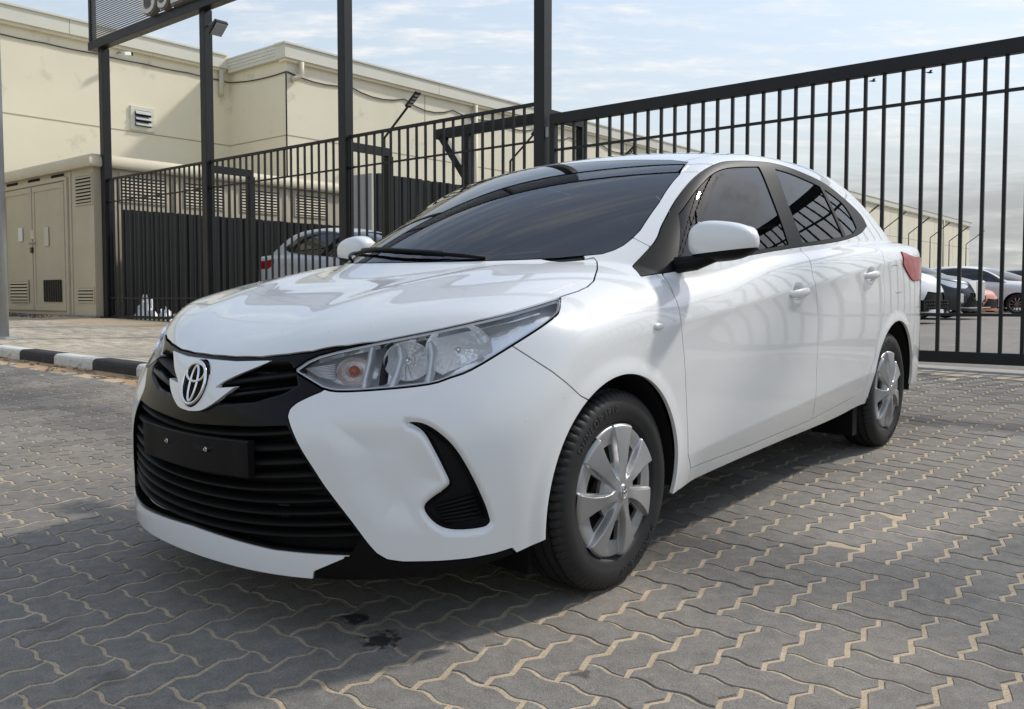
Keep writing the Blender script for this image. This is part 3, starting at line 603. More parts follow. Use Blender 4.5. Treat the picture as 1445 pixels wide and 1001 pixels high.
# =================================================================== the sedan: body surface
# car frame: x forward (front axle at 0), y to its left, z up from the ground
CM = np.array([[-0.63637, 0.77129, -0.01176], [-0.77056, -0.63632, -0.03647], [-0.03561, -0.01415, 0.99927]]); CT = np.array([-0.334, 3.1155, 0.1444])
CAR_M4 = Matrix([[*CM[i], CT[i]] for i in range(3)] + [[0, 0, 0, 1]])
CCAM = CM.T @ (CAMP - CT)
def cray(px, py): return CM.T @ wray(px, py)
def nsp(xk, x):
    """natural cubic spline basis matrix: values at x = nsp(xk,x) @ yk (linear beyond the ends)"""
    xk = np.asarray(xk, float); n = len(xk); h = np.diff(xk); A = np.zeros((n, n)); Bm = np.zeros((n, n)); A[0, 0] = A[-1, -1] = 1
    for i in range(1, n - 1):
        A[i, i - 1] = h[i - 1]; A[i, i] = 2 * (h[i - 1] + h[i]); A[i, i + 1] = h[i]
        Bm[i, i - 1] = 6 / h[i - 1]; Bm[i, i] = -6 / h[i - 1] - 6 / h[i]; Bm[i, i + 1] = 6 / h[i]
    S = np.linalg.solve(A, Bm)
    x = np.asarray(x, float).ravel(); xc = np.clip(x, xk[0], xk[-1]); i = np.clip(np.searchsorted(xk, xc) - 1, 0, n - 2); hh = h[i]; a = (xk[i + 1] - xc) / hh; b = (xc - xk[i]) / hh
    R_ = np.zeros((len(x), n)); r = np.arange(len(x)); R_[r, i] += a; R_[r, i + 1] += b
    R_ += ((a ** 3 - a) * hh * hh / 6)[:, None] * S[i] + ((b ** 3 - b) * hh * hh / 6)[:, None] * S[i + 1]
    ex = x - xc
    if np.any(ex != 0):
        D = np.zeros((len(x), n)); D[r, i] -= 1 / hh; D[r, i + 1] += 1 / hh
        D += (-(3 * a * a - 1) / 6 * hh)[:, None] * S[i] + ((3 * b * b - 1) / 6 * hh)[:, None] * S[i + 1]
        R_ += ex[:, None] * D
    return R_
def sp1(xk, yk, n=6000):
    xk = np.array(xk, float); yk = np.array(yk, float)
    if xk[0] > xk[-1]: xk = xk[::-1]; yk = yk[::-1]
    pad = .35 * (xk[-1] - xk[0]); tx = np.linspace(xk[0] - pad, xk[-1] + pad, n); ty = nsp(xk, tx) @ yk
    return lambda x: np.interp(x, tx, ty)
def sp2(ak, bk, T, n=700):
    ak = np.array(ak, float); bk = np.array(bk, float); ta = np.linspace(ak[0], ak[-1] + .1, n); tb = np.linspace(bk[0] - .1, bk[-1] + .6, n); G = nsp(ak, ta) @ np.array(T, float) @ nsp(bk, tb).T
    da, db = ta[1] - ta[0], tb[1] - tb[0]
    def f(a, b):
        u = np.clip((np.asarray(a) - ta[0]) / da, 0, n - 1.001); v = np.clip((np.asarray(b) - tb[0]) / db, 0, n - 1.001); i = u.astype(int); j = v.astype(int); u = u - i; v = v - j
        return (G[i, j] * (1 - u) + G[i + 1, j] * u) * (1 - v) + (G[i, j + 1] * (1 - u) + G[i + 1, j + 1] * u) * v
    return f
def smax(a, b, k):
    h = np.maximum(k - np.abs(a - b), 0) / k; return np.maximum(a, b) + h * h * h * k / 6.0
def smin(a, b, k): return -smax(-a, -b, k)
def sstep(a, b, x):
    t = np.clip((x - a) / (b - a), 0, 1); return t * t * (3 - 2 * t)
# ---- plan half width, side profile
wmax = sp1([1.0, .75, .5, .3, 0, -.35, -.8, -1.3, -1.8, -2.2, -2.55, -2.9, -3.25, -3.6], [.80, .836, .853, .862, .866, .860, .857, .858, .860, .864, .866, .856, .826, .775])
belt = sp1([1.0, .8, .6, .35, .1, -.1, -.3, -.8, -1.3, -2.0, -2.6, -3.2, -3.7], [.68, .725, .772, .825, .872, .905, .925, .965, 1.0, 1.045, 1.075, 1.08, 1.07])
pup = sp1([-.3, 0, .25, .5, .7, .85, 1.0, 1.2, 1.5, 2.2], [0.001, 0, .002, .006, .013, .026, .047, .085, .15, .32])
plo = sp1([-.3, 0, .3, .6, .8, 1.0, 1.2, 1.5], [0.001, 0, .003, .008, .016, .030, .052, .095])
def Ys(x, z):
    bl = belt(x); up = np.clip((z - .62) / (bl - .62), -.3, 2.6); lo = np.clip((.62 - z) / .42, -.3, 1.8)
    y = wmax(x) - np.where(z > .62, pup(up), plo(lo))
    # shoulder crease rising along the doors, and the tuck above the sill
    zc = .775 + (-.35 - x) * .083; m = sstep(.1, -.5, x) * sstep(-3.3, -2.6, x)
    y = y + .009 * m * np.exp(-np.sqrt((z - zc) ** 2 + .006 ** 2) / .055)
    zt = .335 + np.clip(-.45 - x, 0, 2) * .048; m2 = sstep(-.33, -.55, x) * sstep(-2.5, -2.1, x)
    y = y - m2 * np.clip(zt - z, 0, .2) * .22
    return y
Xf = sp2([-.1, 0, .12, .25, .38, .5, .6, .7, .78, .84, .90], [.05, .2, .3, .45, .56, .64, .72, .8, 1.0], np.array([
    # z:  .05   .20   .30   .45   .56   .64   .72   .80  1.0
    [.846, .866, .862, .866, .856, .834, .800, .735, .50],
    [.850, .870, .866, .868, .858, .836, .803, .740, .50],
    [.846, .866, .862, .864, .852, .826, .790, .728, .49],
    [.834, .852, .848, .850, .836, .806, .764, .708, .47],
    [.804, .820, .818, .820, .806, .772, .726, .680, .45],
    [.756, .772, .772, .774, .762, .722, .670, .620, .42],
    [.698, .716, .718, .720, .706, .664, .606, .550, .38],
    [.616, .636, .640, .642, .628, .584, .524, .460, .31],
    [.515, .540, .548, .550, .532, .488, .426, .360, .22],
    [.395, .425, .438, .440, .418, .374, .310, .240, .12],
    [.245, .280, .295, .298, .272, .228, .165, .095, 0.0]]))
Hc = sp1([1.0, .9, .80, .72, .62, .5, .38, .25, .1, -.1, -.3, -.6, -1.2, -2.6, -3.0, -3.2, -3.4, -3.52, -3.62], [.56, .640, .716, .774, .828, .870, .901, .927, .951, .976, .995, 1.02, 1.05, 1.10, 1.095, 1.088, 1.082, 1.084, 1.07])
def H(x, y):
    ya = np.abs(y); f = sstep(-1.2, -.6, x)
    crown = f * (.010 * (ya / .6) ** 2 + .048 * np.clip(ya / .72, 0, 1.35) ** 6) + (1 - f) * (.012 * (ya / .6) ** 2 + .02 * (ya / .7) ** 6)
    # hood: flat centre with two soft ridges running to the front corners
    rl = .40 - .13 * sstep(.0, .75, x); rid = .007 * np.exp(-((ya - rl) / .07) ** 2) * sstep(-.2, .1, x) * sstep(.82, .5, x)
    return Hc(x) - crown + rid
Xr = sp2([-.1, 0, .3, .5, .65, .76, .86], [.05, .3, .5, .7, .9, 1.1], np.array([
    [-3.50, -3.55, -3.56, -3.545, -3.525, -3.52], [-3.50, -3.55, -3.56, -3.545, -3.525, -3.52], [-3.49, -3.545, -3.555, -3.54, -3.52, -3.515],
    [-3.46, -3.52, -3.53, -3.52, -3.505, -3.50], [-3.39, -3.455, -3.47, -3.465, -3.455, -3.45], [-3.27, -3.34, -3.36, -3.355, -3.35, -3.345], [-2.95, -3.05, -3.08, -3.07, -3.05, -3.05]]))
# ---- greenhouse
Rc = sp1([.5, .3, .19, .10, -.15, -.4, -.65, -.93, -1.2, -1.5, -1.8, -2.1, -2.4, -2.65, -2.9, -3.1, -3.3, -3.6], [.81, .912, .966, 1.010, 1.127, 1.229, 1.314, 1.386, 1.434, 1.463, 1.469, 1.459, 1.424, 1.367, 1.280, 1.192, 1.10, .96])
def Rg(x, y):
    ya = np.abs(y)
    c = .048 + .235 * sstep(-1.1, .3, x) + .05 * sstep(-2.3, -3.0, x)
    return Rc(x) - c * (ya / .62) ** 2 * (1 + .12 * (ya / .62) ** 2)
g0 = sp1([.4, 0, -.3, -.8, -1.3, -1.8, -2.2, -2.6, -3.0, -3.4, -3.7], [.70, .730, .754, .780, .792, .790, .782, .764, .728, .67, .60])
def Yg(x, z):
    d = z - 1.0; return g0(x) - .30 * d - .34 * np.clip(d, 0, 1) ** 2
def Fbody(x, y, z):
    ya = np.abs(y)
    low = smax(ya - Ys(x, z), x - Xf(ya, z), .10)
    low = smax(low, (z - H(x, y)) * .95, .07)
    low = smax(low, Xr(ya, z) - x, .12)
    gr = smax(ya - Yg(x, z), (z - Rg(x, y)) * .9, .085); gr = np.maximum(gr, .90 - z)
    return smin(low, gr, .012)
def Fgrid(xs, ys, zs):
    X2, Z2 = np.meshgrid(xs, zs, indexing='ij'); ys_a = np.abs(ys); Y1 = ys_a[None, :, None].astype(np.float32)
    ysg = Ys(X2, Z2).astype(np.float32)[:, None, :]; ygg = Yg(X2, Z2).astype(np.float32)[:, None, :]
    Y2, ZZ = np.meshgrid(ys_a, zs, indexing='ij'); xf = Xf(Y2, ZZ).astype(np.float32)[None]; xr = Xr(Y2, ZZ).astype(np.float32)[None]
    XX, YY = np.meshgrid(xs, ys, indexing='ij'); h = H(XX, YY).astype(np.float32)[:, :, None]; rg = Rg(XX, YY).astype(np.float32)[:, :, None]
    x = xs.astype(np.float32)[:, None, None]; z = zs.astype(np.float32)[None, None, :]
    low = smax(Y1 - ysg, x - xf, np.float32(.10)); low = smax(low, (z - h) * np.float32(.95), np.float32(.07)); low = smax(low, xr - x, np.float32(.12))
    gr = smax(Y1 - ygg, (z - rg) * np.float32(.9), np.float32(.085)); gr = np.maximum(gr, np.float32(.90) - z); return smin(low, gr, np.float32(.012))
def unproj(pts, off=0.0):
    """pixels of the photograph -> points of the body surface (car frame)"""
    D = np.array([cray(*p) for p in pts]); D /= np.linalg.norm(D, axis=1)[:, None]
    ts = np.arange(1.2, 6.6, .02); P = CCAM + D[:, None, :] * ts[None, :, None]
    f = Fbody(P[..., 0], P[..., 1], P[..., 2]); ok = (f < 0)
    k = np.where(ok.any(1), ok.argmax(1), f.argmin(1)); hit = ok.any(1)
    lo = ts[np.maximum(k - 1, 0)]; hi = ts[k]
    for _ in range(30):
        m = (lo + hi) / 2; Q = CCAM + D * m[:, None]; s = Fbody(Q[:, 0], Q[:, 1], Q[:, 2]) < 0; hi = np.where(s, m, hi); lo = np.where(s, lo, m)
    t = np.where(hit, (lo + hi) / 2, ts[k]); return CCAM + D * t[:, None]
def surface_net(xs, ys, zs):
    Fv = Fgrid(xs, ys, zs); S = Fv < 0; nx, ny, nz = S.shape
    cnt = np.zeros((nx - 1, ny - 1, nz - 1), np.int8)
    for i in (0, 1):
        for j in (0, 1):
            for k in (0, 1): cnt += S[i:nx - 1 + i, j:ny - 1 + j, k:nz - 1 + k]
    act = (cnt > 0) & (cnt < 8); idx = -np.ones(act.shape, np.int32); ci = np.argwhere(act); idx[act] = np.arange(len(ci))
    acc = np.zeros((len(ci), 3)); num = np.zeros(len(ci)); co = [(i, j, k) for i in (0, 1) for j in (0, 1) for k in (0, 1)]
    g = [xs, ys, zs]
    for a in co:
        for ax in range(3):
            if a[ax] == 1: continue
            b = list(a); b[ax] = 1
            va = Fv[ci[:, 0] + a[0], ci[:, 1] + a[1], ci[:, 2] + a[2]]; vb = Fv[ci[:, 0] + b[0], ci[:, 1] + b[1], ci[:, 2] + b[2]]
            m = (va < 0) != (vb < 0); t = np.where(m, va / np.where(m, va - vb, 1), 0)
            P = np.stack([g[q][ci[:, q] + a[q]] + (t * (g[ax][ci[:, ax] + 1] - g[ax][ci[:, ax]]) if q == ax else 0) for q in range(3)], 1)
            acc += P * m[:, None]; num += m
    V = acc / num[:, None]; quads = []
    for ax in range(3):
        sl0 = [slice(None)] * 3; sl1 = [slice(None)] * 3; sl0[ax] = slice(0, -1); sl1[ax] = slice(1, None)
        ch = S[tuple(sl0)] != S[tuple(sl1)]; e = np.argwhere(ch); b, c = (ax + 1) % 3, (ax + 2) % 3
        dim = S.shape; e = e[(e[:, b] > 0) & (e[:, b] < dim[b] - 1) & (e[:, c] > 0) & (e[:, c] < dim[c] - 1)]
        def cell(db, dc):
            q = e.copy(); q[:, b] += db; q[:, c] += dc; return idx[q[:, 0], q[:, 1], q[:, 2]]
        Q = np.stack([cell(-1, -1), cell(0, -1), cell(0, 0), cell(-1, 0)], 1)
        inside = S[e[:, 0], e[:, 1], e[:, 2]]; Q = np.where(inside[:, None], Q, Q[:, ::-1]); quads.append(Q)
    return V, np.concatenate(quads)
def gradF(P, e=1.2e-3):
    g = np.zeros_like(P)
    for a in range(3):
        d = np.zeros(3); d[a] = e; A = P + d; B = P - d
        g[:, a] = (Fbody(A[:, 0], A[:, 1], A[:, 2]) - Fbody(B[:, 0], B[:, 1], B[:, 2])) / (2 * e)
    return g
def tri_normals(V, T):
    n = np.cross(V[T[:, 1]] - V[T[:, 0]], V[T[:, 2]] - V[T[:, 0]]); N = np.zeros_like(V)
    for k in range(3): np.add.at(N, T[:, k], n)
    return N / np.maximum(np.linalg.norm(N, axis=1), 1e-12)[:, None]
class Sh:
    """triangle shell with normals; cut() splits it along the zero line of a field given at its vertices"""
    def __init__(s, V, N, T): s.V, s.N, s.T = V, N, T
    def cut(s, f, eps=1e-5):
        """returns the part where f < 0"""
        f = np.where(np.abs(f) < eps, -eps, f); ins = f < 0; T = s.T; c = ins[T].sum(1)
        keep = T[c == 3]; V = [s.V]; N = [s.N]; base = len(s.V); out = [keep]
        def cross(a, b):
            t = (f[a] / (f[a] - f[b]))[:, None]; return s.V[a] + (s.V[b] - s.V[a]) * t, s.N[a] + (s.N[b] - s.N[a]) * t
        # canonical new vertex per edge
        m1 = T[c == 1]; m2 = T[c == 2]
        def rot(M, want):
            r = np.zeros(len(M), int); I = ins[M]
            for k in range(3): r[I[:, k] == want] = k
            a = np.arange(len(M)); return np.stack([M[a, r], M[a, (r + 1) % 3], M[a, (r + 2) % 3]], 1)
        m1 = rot(m1, True); m2 = rot(m2, False)
        E = np.concatenate([m1[:, [0, 1]], m1[:, [0, 2]], m2[:, [0, 1]], m2[:, [0, 2]]]); E = np.sort(E, 1)
        if len(E):
            U, inv = np.unique(E, axis=0, return_inverse=True); inv = inv.ravel(); v, n = cross(U[:, 0], U[:, 1]); V.append(v); N.append(n); ids = base + inv; k1 = len(m1); k2 = len(m2)
            out.append(np.stack([m1[:, 0], ids[:k1], ids[k1:2 * k1]], 1))
            p, q = ids[2 * k1:2 * k1 + k2], ids[2 * k1 + k2:]
            out.append(np.stack([p, m2[:, 1], m2[:, 2]], 1)); out.append(np.stack([p, m2[:, 2], q], 1))
        T2 = np.concatenate(out); V2 = np.concatenate(V); N2 = np.concatenate(N)
        u, inv = np.unique(T2, return_inverse=True); return Sh(V2[u], N2[u], inv.reshape(-1, 3))
    def split(s, fn, gap=0.0):
        f = fn(s.V); a = s.cut(f + gap); b = s.cut(-(f - gap)); return a, b
    def mirror(s):
        m = np.array([1, -1, 1]); return Sh(s.V * m, s.N * m, s.T[:, ::-1])
    def both(s):
        o = s.mirror(); return Sh(np.concatenate([s.V, o.V]), np.concatenate([s.N, o.N]), np.concatenate([s.T, o.T + len(s.V)]))
    def weld(s, tol=1e-5):
        k = np.round(s.V / tol).astype(np.int64); u, i, inv = np.unique(k, axis=0, return_index=True, return_inverse=True); inv = inv.ravel()
        T = inv[s.T]; ok = (T[:, 0] != T[:, 1]) & (T[:, 1] != T[:, 2]) & (T[:, 0] != T[:, 2]); return Sh(s.V[i], s.N[i], T[ok])
    def boundary(s):
        e = np.concatenate([s.T[:, [0, 1]], s.T[:, [1, 2]], s.T[:, [2, 0]]]); key = np.sort(e, 1); u, i, c = np.unique(key, axis=0, return_index=True, return_counts=True)
        return e[i[c == 1]]
    def flange(s, depth, dirn=None, skip0=True):
        """turn the open edges inwards so that a panel has a visible thickness; returns a new shell with flat-shaded skirt"""
        b = s.boundary()
        if skip0: b = b[~((np.abs(s.V[b[:, 0], 1]) < 1e-4) & (np.abs(s.V[b[:, 1], 1]) < 1e-4))]
        if len(b) == 0: return s
        u, inv = np.unique(b, return_inverse=True); inv = inv.reshape(-1, 2); n = len(s.V); k = len(u)
        A = s.V[u]; d = -s.N[u] if dirn is None else np.broadcast_to(np.array(dirn, float), A.shape); Bv = A + d * depth
        ev = A[inv[:, 1]] - A[inv[:, 0]]; fn = np.cross(ev, d[inv[:, 0]]); sn = np.zeros_like(A)
        for c in (0, 1): np.add.at(sn, inv[:, c], fn)
        sn = sn / np.maximum(np.linalg.norm(sn, axis=1), 1e-9)[:, None]
        i0, i1 = n + inv[:, 0], n + inv[:, 1]; j0, j1 = n + k + inv[:, 0], n + k + inv[:, 1]
        T = np.concatenate([s.T, np.stack([i1, i0, j0], 1), np.stack([i1, j0, j1], 1)])
        return Sh(np.concatenate([s.V, A, Bv]), np.concatenate([s.N, -sn, -sn]), T)
    def offset(s, d): return Sh(s.V + s.N * d, s.N, s.T)
    def obj(s, name, mt, parent, label=None):
        me = bpy.data.meshes.new(name); n, t = len(s.V), len(s.T)
        me.vertices.add(n); me.vertices.foreach_set('co', s.V.astype(np.float32).ravel()); me.loops.add(3 * t); me.loops.foreach_set('vertex_index', s.T.astype(np.int32).ravel())
        me.polygons.add(t); me.polygons.foreach_set('loop_start', np.arange(0, 3 * t, 3, dtype=np.int32)); me.polygons.foreach_set('use_smooth', np.ones(t, bool))
        me.update(calc_edges=True); me.validate(); me.materials.append(mt)
        if len(me.vertices) == n:
            N_ = s.N / np.maximum(np.linalg.norm(s.N, axis=1), 1e-9)[:, None]; me.normals_split_custom_set_from_vertices(N_.astype(np.float32))
        return new_obj(name, me, parent, label=label)
def psd(poly):
    """signed distance (2D) to a closed polygon, negative inside"""
    P = np.asarray(poly, float); A = P; B = np.roll(P, -1, 0)
    def f(u, v):
        d2 = np.full(u.shape, 1e9); odd = np.zeros(u.shape, bool)
        for a, b in zip(A, B):
            e = b - a; wx = u - a[0]; wy = v - a[1]; t = np.clip((wx * e[0] + wy * e[1]) / max(e @ e, 1e-12), 0, 1)
            d2 = np.minimum(d2, (wx - e[0] * t) ** 2 + (wy - e[1] * t) ** 2)
            c = (a[1] <= v) != (b[1] <= v); 
            with np.errstate(divide='ignore', invalid='ignore'): xi = a[0] + (v - a[1]) / (b[1] - a[1] if b[1] != a[1] else 1e-12) * e[0]
            odd ^= c & (u < xi)
        return np.where(odd, -1, 1) * np.sqrt(d2)
    return f
def smooth_poly(P, n=6, closed=True, sharp=()):
    """Catmull-Rom through the points; indices in sharp stay corners"""
    P = np.asarray(P, float); m = len(P); out = []
    for i in range(m if closed else m - 1):
        p1, p2 = P[i], P[(i + 1) % m]
        p0 = P[(i - 1) % m] if (closed or i > 0) else 2 * p1 - p2
        p3 = P[(i + 2) % m] if (closed or i + 2 < m) else 2 * p2 - p1
        if i in sharp: p0 = 2 * p1 - p2
        if (i + 1) % m in sharp: p3 = 2 * p2 - p1
        for k in range(n):
            t = k / n; out.append(.5 * ((2 * p1) + (-p0 + p2) * t + (2 * p0 - 5 * p1 + 4 * p2 - p3) * t * t + (-p0 + 3 * p1 - 3 * p2 + p3) * t ** 3))
    if not closed: out.append(P[-1])
    return np.array(out)
side = lambda V: (V[:, 0], V[:, 2]); front = lambda V: (np.abs(V[:, 1]), V[:, 2]); top = lambda V: (V[:, 0], np.abs(V[:, 1])); obl = lambda V: ((np.abs(V[:, 1]) - V[:, 0]) / math.sqrt(2), V[:, 2])
def reg(proj, poly):
    f = psd(poly); return lambda V: f(*proj(V))
# ------------------------------------------------------------------- materials of the car
M_PAINT = mat('white_paint', (0.77, 0.775, 0.765), 0.32, coat=1.0, spec=0.5)
M_PAINT.node_tree.nodes['Principled BSDF'].inputs['Coat Roughness'].default_value = 0.025
M_GLOSSBLK = mat('gloss_black_plastic', (0.004, 0.004, 0.0045), 0.24, spec=.16, coat=0.05)
M_BLKPL = mat('black_plastic', (0.006, 0.006, 0.0065), 0.48, spec=.18, bump=0.0004, bscale=900)
M_TRIM = mat('black_trim', (0.007, 0.007, 0.007), 0.5, spec=.25)
M_INNER = mat('dark_cavity', (0.004, 0.004, 0.004), 0.8)
M_RUBBER = mat('tyre_rubber', (0.013, 0.013, 0.013), 0.62, var=0.25, vscale=14, bump=0.0006, bscale=260, dirt=((0.035, 0.032, 0.028), 5.0, 0.60))
M_SILVER = mat('silver_wheel_cover', (0.40, 0.40, 0.40), 0.33, metal=0.6, coat=0.2, var=0.05, vscale=6)
M_CHROME = mat('chrome', (0.80, 0.80, 0.80), 0.07, metal=1.0)
M_REFL = mat('lamp_reflector', (0.92, 0.93, 0.94), 0.14, metal=0.55, bump=0.0014, bscale=55)
M_LAMPGREY = mat('lamp_housing', (0.74, 0.75, 0.76), 0.25, metal=0.3)
M_AMBER = mat('amber_bulb', (0.42, 0.09, 0.02), 0.2, coat=0.6)
M_SEAT = mat('seat_fabric', (0.05, 0.05, 0.052), 0.85, var=0.2, vscale=30)
M_DASH = mat('dash_plastic', (0.03, 0.03, 0.032), 0.7)
M_RED = mat('tail_lamp_red', (0.36, 0.006, 0.012), 0.2, spec=.3, coat=.15)
def glass_mat(name, tint, refl_rough=0.0, ior=1.5):
    m = bpy.data.materials.new(name); m.use_nodes = True; nt = m.node_tree; N = nt.nodes; L = nt.links; N.clear()
    out = N.new('ShaderNodeOutputMaterial'); mix = N.new('ShaderNodeMixShader'); fr = N.new('ShaderNodeFresnel'); fr.inputs['IOR'].default_value = ior
    tr = N.new('ShaderNodeBsdfTransparent'); tr.inputs['Color'].default_value = (*tint, 1); gl = N.new('ShaderNodeBsdfGlossy'); gl.inputs['Roughness'].default_value = refl_rough
    L.new(fr.outputs[0], mix.inputs[0]); L.new(tr.outputs[0], mix.inputs[1]); L.new(gl.outputs[0], mix.inputs[2]); L.new(mix.outputs[0], out.inputs[0]); return m
M_WSG = glass_mat('windshield_glass', (0.27, 0.32, 0.33), 0.0, 2.05)
M_SIDEG = glass_mat('tinted_side_glass', (0.06, 0.065, 0.065), 0.0, 1.5)
M_LENS = glass_mat('clear_lens', (0.98, 0.98, 0.98), 0.0, 1.30)
# ------------------------------------------------------------------- dense surface of the left half
xs = np.concatenate([np.arange(-3.70, -.45, .0125), np.arange(-.45, .97, .0058)]); ys = np.arange(-.013, .93, .0066); zs = np.arange(.12, 1.53, .0066)
V, Q = surface_net(xs, ys, zs)
for _ in range(2):
    g = gradF(V); f = Fbody(V[:, 0], V[:, 1], V[:, 2]); V = V - g * (f / np.maximum((g * g).sum(1), .05))[:, None]
d1 = ((V[Q[:, 0]] - V[Q[:, 2]]) ** 2).sum(1) < ((V[Q[:, 1]] - V[Q[:, 3]]) ** 2).sum(1)
T = np.concatenate([np.where(d1[:, None], Q[:, [0, 1, 2]], Q[:, [0, 1, 3]]), np.where(d1[:, None], Q[:, [0, 2, 3]], Q[:, [1, 2, 3]])])
N0 = tri_normals(V, T)
if ((N0 * gradF(V)).sum(1) > 0).mean() < .5: T = T[:, ::-1]; N0 = -N0
V0 = V.copy(); N00 = N0.copy()
# ---- pixel traced outlines (left side), turned into points of the body surface
def PS(px, **k): return unproj(px)[:, [0, 2]]
def PO(px): P = unproj(px); return np.stack([(P[:, 1] - P[:, 0]) / math.sqrt(2), P[:, 2]], 1)
def PF(px): P = unproj(px); return np.stack([np.abs(P[:, 1]), P[:, 2]], 1)
def PT(px): P = unproj(px); return np.stack([P[:, 0], np.abs(P[:, 1])], 1)
fog_px = [(574, 596.5), (597.5, 599.4), (620, 612.7), (643, 635.5), (666, 673.5), (685, 715), (692, 738), (681, 746), (643, 749.4), (620, 743.7), (603, 728), (601, 713.3), (628, 692.5), (635, 683), (628, 666), (612.7, 635.5), (597.5, 610.8)]
FOG = smooth_poly(PO(fog_px), 4, sharp=(0, 6))
# ---- relief pressed into the panels (handle bowls, fog-lamp pockets, ledges)
fogf = psd(FOG); U_, V_ = obl(V); mfront = V[:, 0] > .15
dfog = np.full(len(V), 9.0); mm = mfront & (V[:, 2] < .75) & (V[:, 1] > .3); dfog[mm] = fogf(U_[mm], V_[mm])
disp = np.zeros(len(V)); disp -= .030 * sstep(.014, -.012, dfog)
# cheek panel falls away towards the lamp pocket
chk = psd(PO([(470, 600), (575, 597), (612, 640), (633, 682), (600, 712), (588, 742), (540, 735), (500, 690)])); dch = np.full(len(V), 9.0); dch[mm] = chk(U_[mm], V_[mm])
disp -= .014 * sstep(.03, -.07, dch)
HND = [unproj([(1127, 413)])[0], unproj([(1229, 388)])[0]]
for h in HND:
    r = np.sqrt(((V[:, 0] - h[0]) / .062) ** 2 + ((V[:, 2] - h[2]) / .040) ** 2); disp -= .016 * sstep(1.0, .35, r) * (V[:, 1] > .5)
# wheel-arch lips
ARC = [(0.015, .300, .345), (-2.585, .305, .345)]
for ax, az, ar in ARC:
    d = np.hypot(V[:, 0] - ax, V[:, 2] - az) - ar; disp += .006 * sstep(.055, .0, d) * (V[:, 1] > .6)
# upper grille wings: hollow between bonnet edge and the black band
hood_front = np.array([(0, .712), (.12, .714), (.25, .722), (.36, .738)])
WING = np.array([(.06, .704), (.2, .707), (.31, .713), (.338, .69), (.36, .66), (.33, .64), (.24, .612), (.12, .60), (.06, .60)])
wf = psd(WING); yy, zz = front(V); dw = np.full(len(V), 9.0); m3 = (V[:, 0] > .55); dw[m3] = wf(yy[m3], zz[m3]); disp -= .028 * sstep(.004, -.014, dw)
V = V + N0 * disp[:, None]; N0 = tri_normals(V, T)
V_raw = V0; body = Sh(V, N0, T); body = body.cut(-(body.V[:, 1]))     # y >= 0
k0 = np.abs(body.V[:, 1]) < 2e-4; body.V[k0, 1] = 0; body.N[k0, 1] = 0
zb = sp1([.9, .8, .7, .55, .4, .3, -.3, -.5, -1.5, -2.0, -2.2, -2.4, -2.9, -3.2, -3.6], [.172, .176, .186, .208, .236, .25, .222, .224, .236, .246, .262, .28, .285, .275, .30])
body = body.cut(zb(body.V[:, 0]) - body.V[:, 2])
for ax, az, ar in ARC:
    body = body.cut(ar - np.hypot(body.V[:, 0] - ax, body.V[:, 2] - az))
car = thing('sedan_car', 'white four-door sedan with black grille parked on the grey pavers', 'car', mat4=CAR_M4)
GAP = .0022
def both_sides(sh, name, mt, fl=.012, label=None):
    a = sh.flange(fl); a.obj(name, mt, car, label); return a.mirror().obj(name, mt, car, label)
def centre(sh, name, mt, fl=.012, label=None):
    return sh.flange(fl).both().obj(name, mt, car, label)
# ---- windshield (front projection)
ws_side = unproj([(971, 228.8), (958.6, 246.8), (930, 286.4), (902.8, 326), (890, 338.5), (879, 347), (866, 353.5), (850, 358.5)])
WSP = [(0, 1.381), (.15, 1.380), (.32, 1.374), (.46, 1.364)] + [(p[1], p[2]) for p in ws_side] + [(.50, .980), (.40, .976), (.25, .973), (0, .972), (-.3, .972), (-.3, 1.381)]
WSP = np.array(WSP); fws = psd(WSP)
def f_ws(Vv): return np.maximum(fws(*front(Vv)), -1.15 - Vv[:, 0])
ws, body = body.split(f_ws, .0015)
# ---- rear window
frw = psd(np.array([(-2.50, -1), (-2.50, .50), (-3.02, .58), (-3.12, .52), (-3.14, -1)]))
def f_rw(Vv): return np.maximum(frw(*top(Vv)), 1.09 - Vv[:, 2])
rw, body = body.split(f_rw, .0015)
# ---- side windows
DLO = smooth_poly(PS([(904.4, 390.3), (935, 386), (1005, 371), (1075, 357.5), (1129.7, 348.6), (1184.5, 340.7), (1213, 330.5), (1223.5, 318.8), (1215, 303.5), (1193.6, 282.5), (1163, 258.8), (1123.6, 240.4), (1093, 231), (1065, 227.8), (1038, 227.3), (1017, 229.6), (995.7, 239), (974.4, 256), (953, 283), (934.8, 316.2), (922.6, 343)]), 4, sharp=(0, 1, 7))
def f_dlo(Vv): return np.maximum(psd(DLO)(*side(Vv)), .3 - Vv[:, 1])
dlo, body = body.split(f_dlo, .0012)
GF = smooth_poly(PS([(955, 378), (958, 302), (980.5, 271.6), (1001.8, 248.7), (1020, 239), (1041, 236), (1071, 235.5), (1092, 285), (1113, 345.5), (1075, 352), (1015, 364)]), 4, sharp=(0, 1, 6, 8))
GR = smooth_poly(PS([(1093.5, 238.5), (1115, 245), (1138.8, 255), (1157, 263.5), (1174, 298), (1190, 334.5), (1160, 339), (1132.7, 343), (1112, 288)]), 4, sharp=(0, 3, 5, 7))
GQ = smooth_poly(PS([(1163, 267), (1187.5, 286), (1200, 303), (1209, 322), (1203, 330), (1194, 334), (1178, 299)]), 4, sharp=(0, 3, 5))
for poly, nm in ((GF, 'front_door_glass'), (GR, 'rear_door_glass'), (GQ, 'quarter_glass')):
    gsh, dlo = dlo.split(reg(side, poly), .001); both_sides(gsh.offset(-.004), nm, M_SIDEG, .003)
both_sides(dlo, 'window_surround', M_TRIM, .010)
centre(ws, 'windshield', M_WSG, .004); centre(rw, 'rear_window', M_SIDEG, .004)
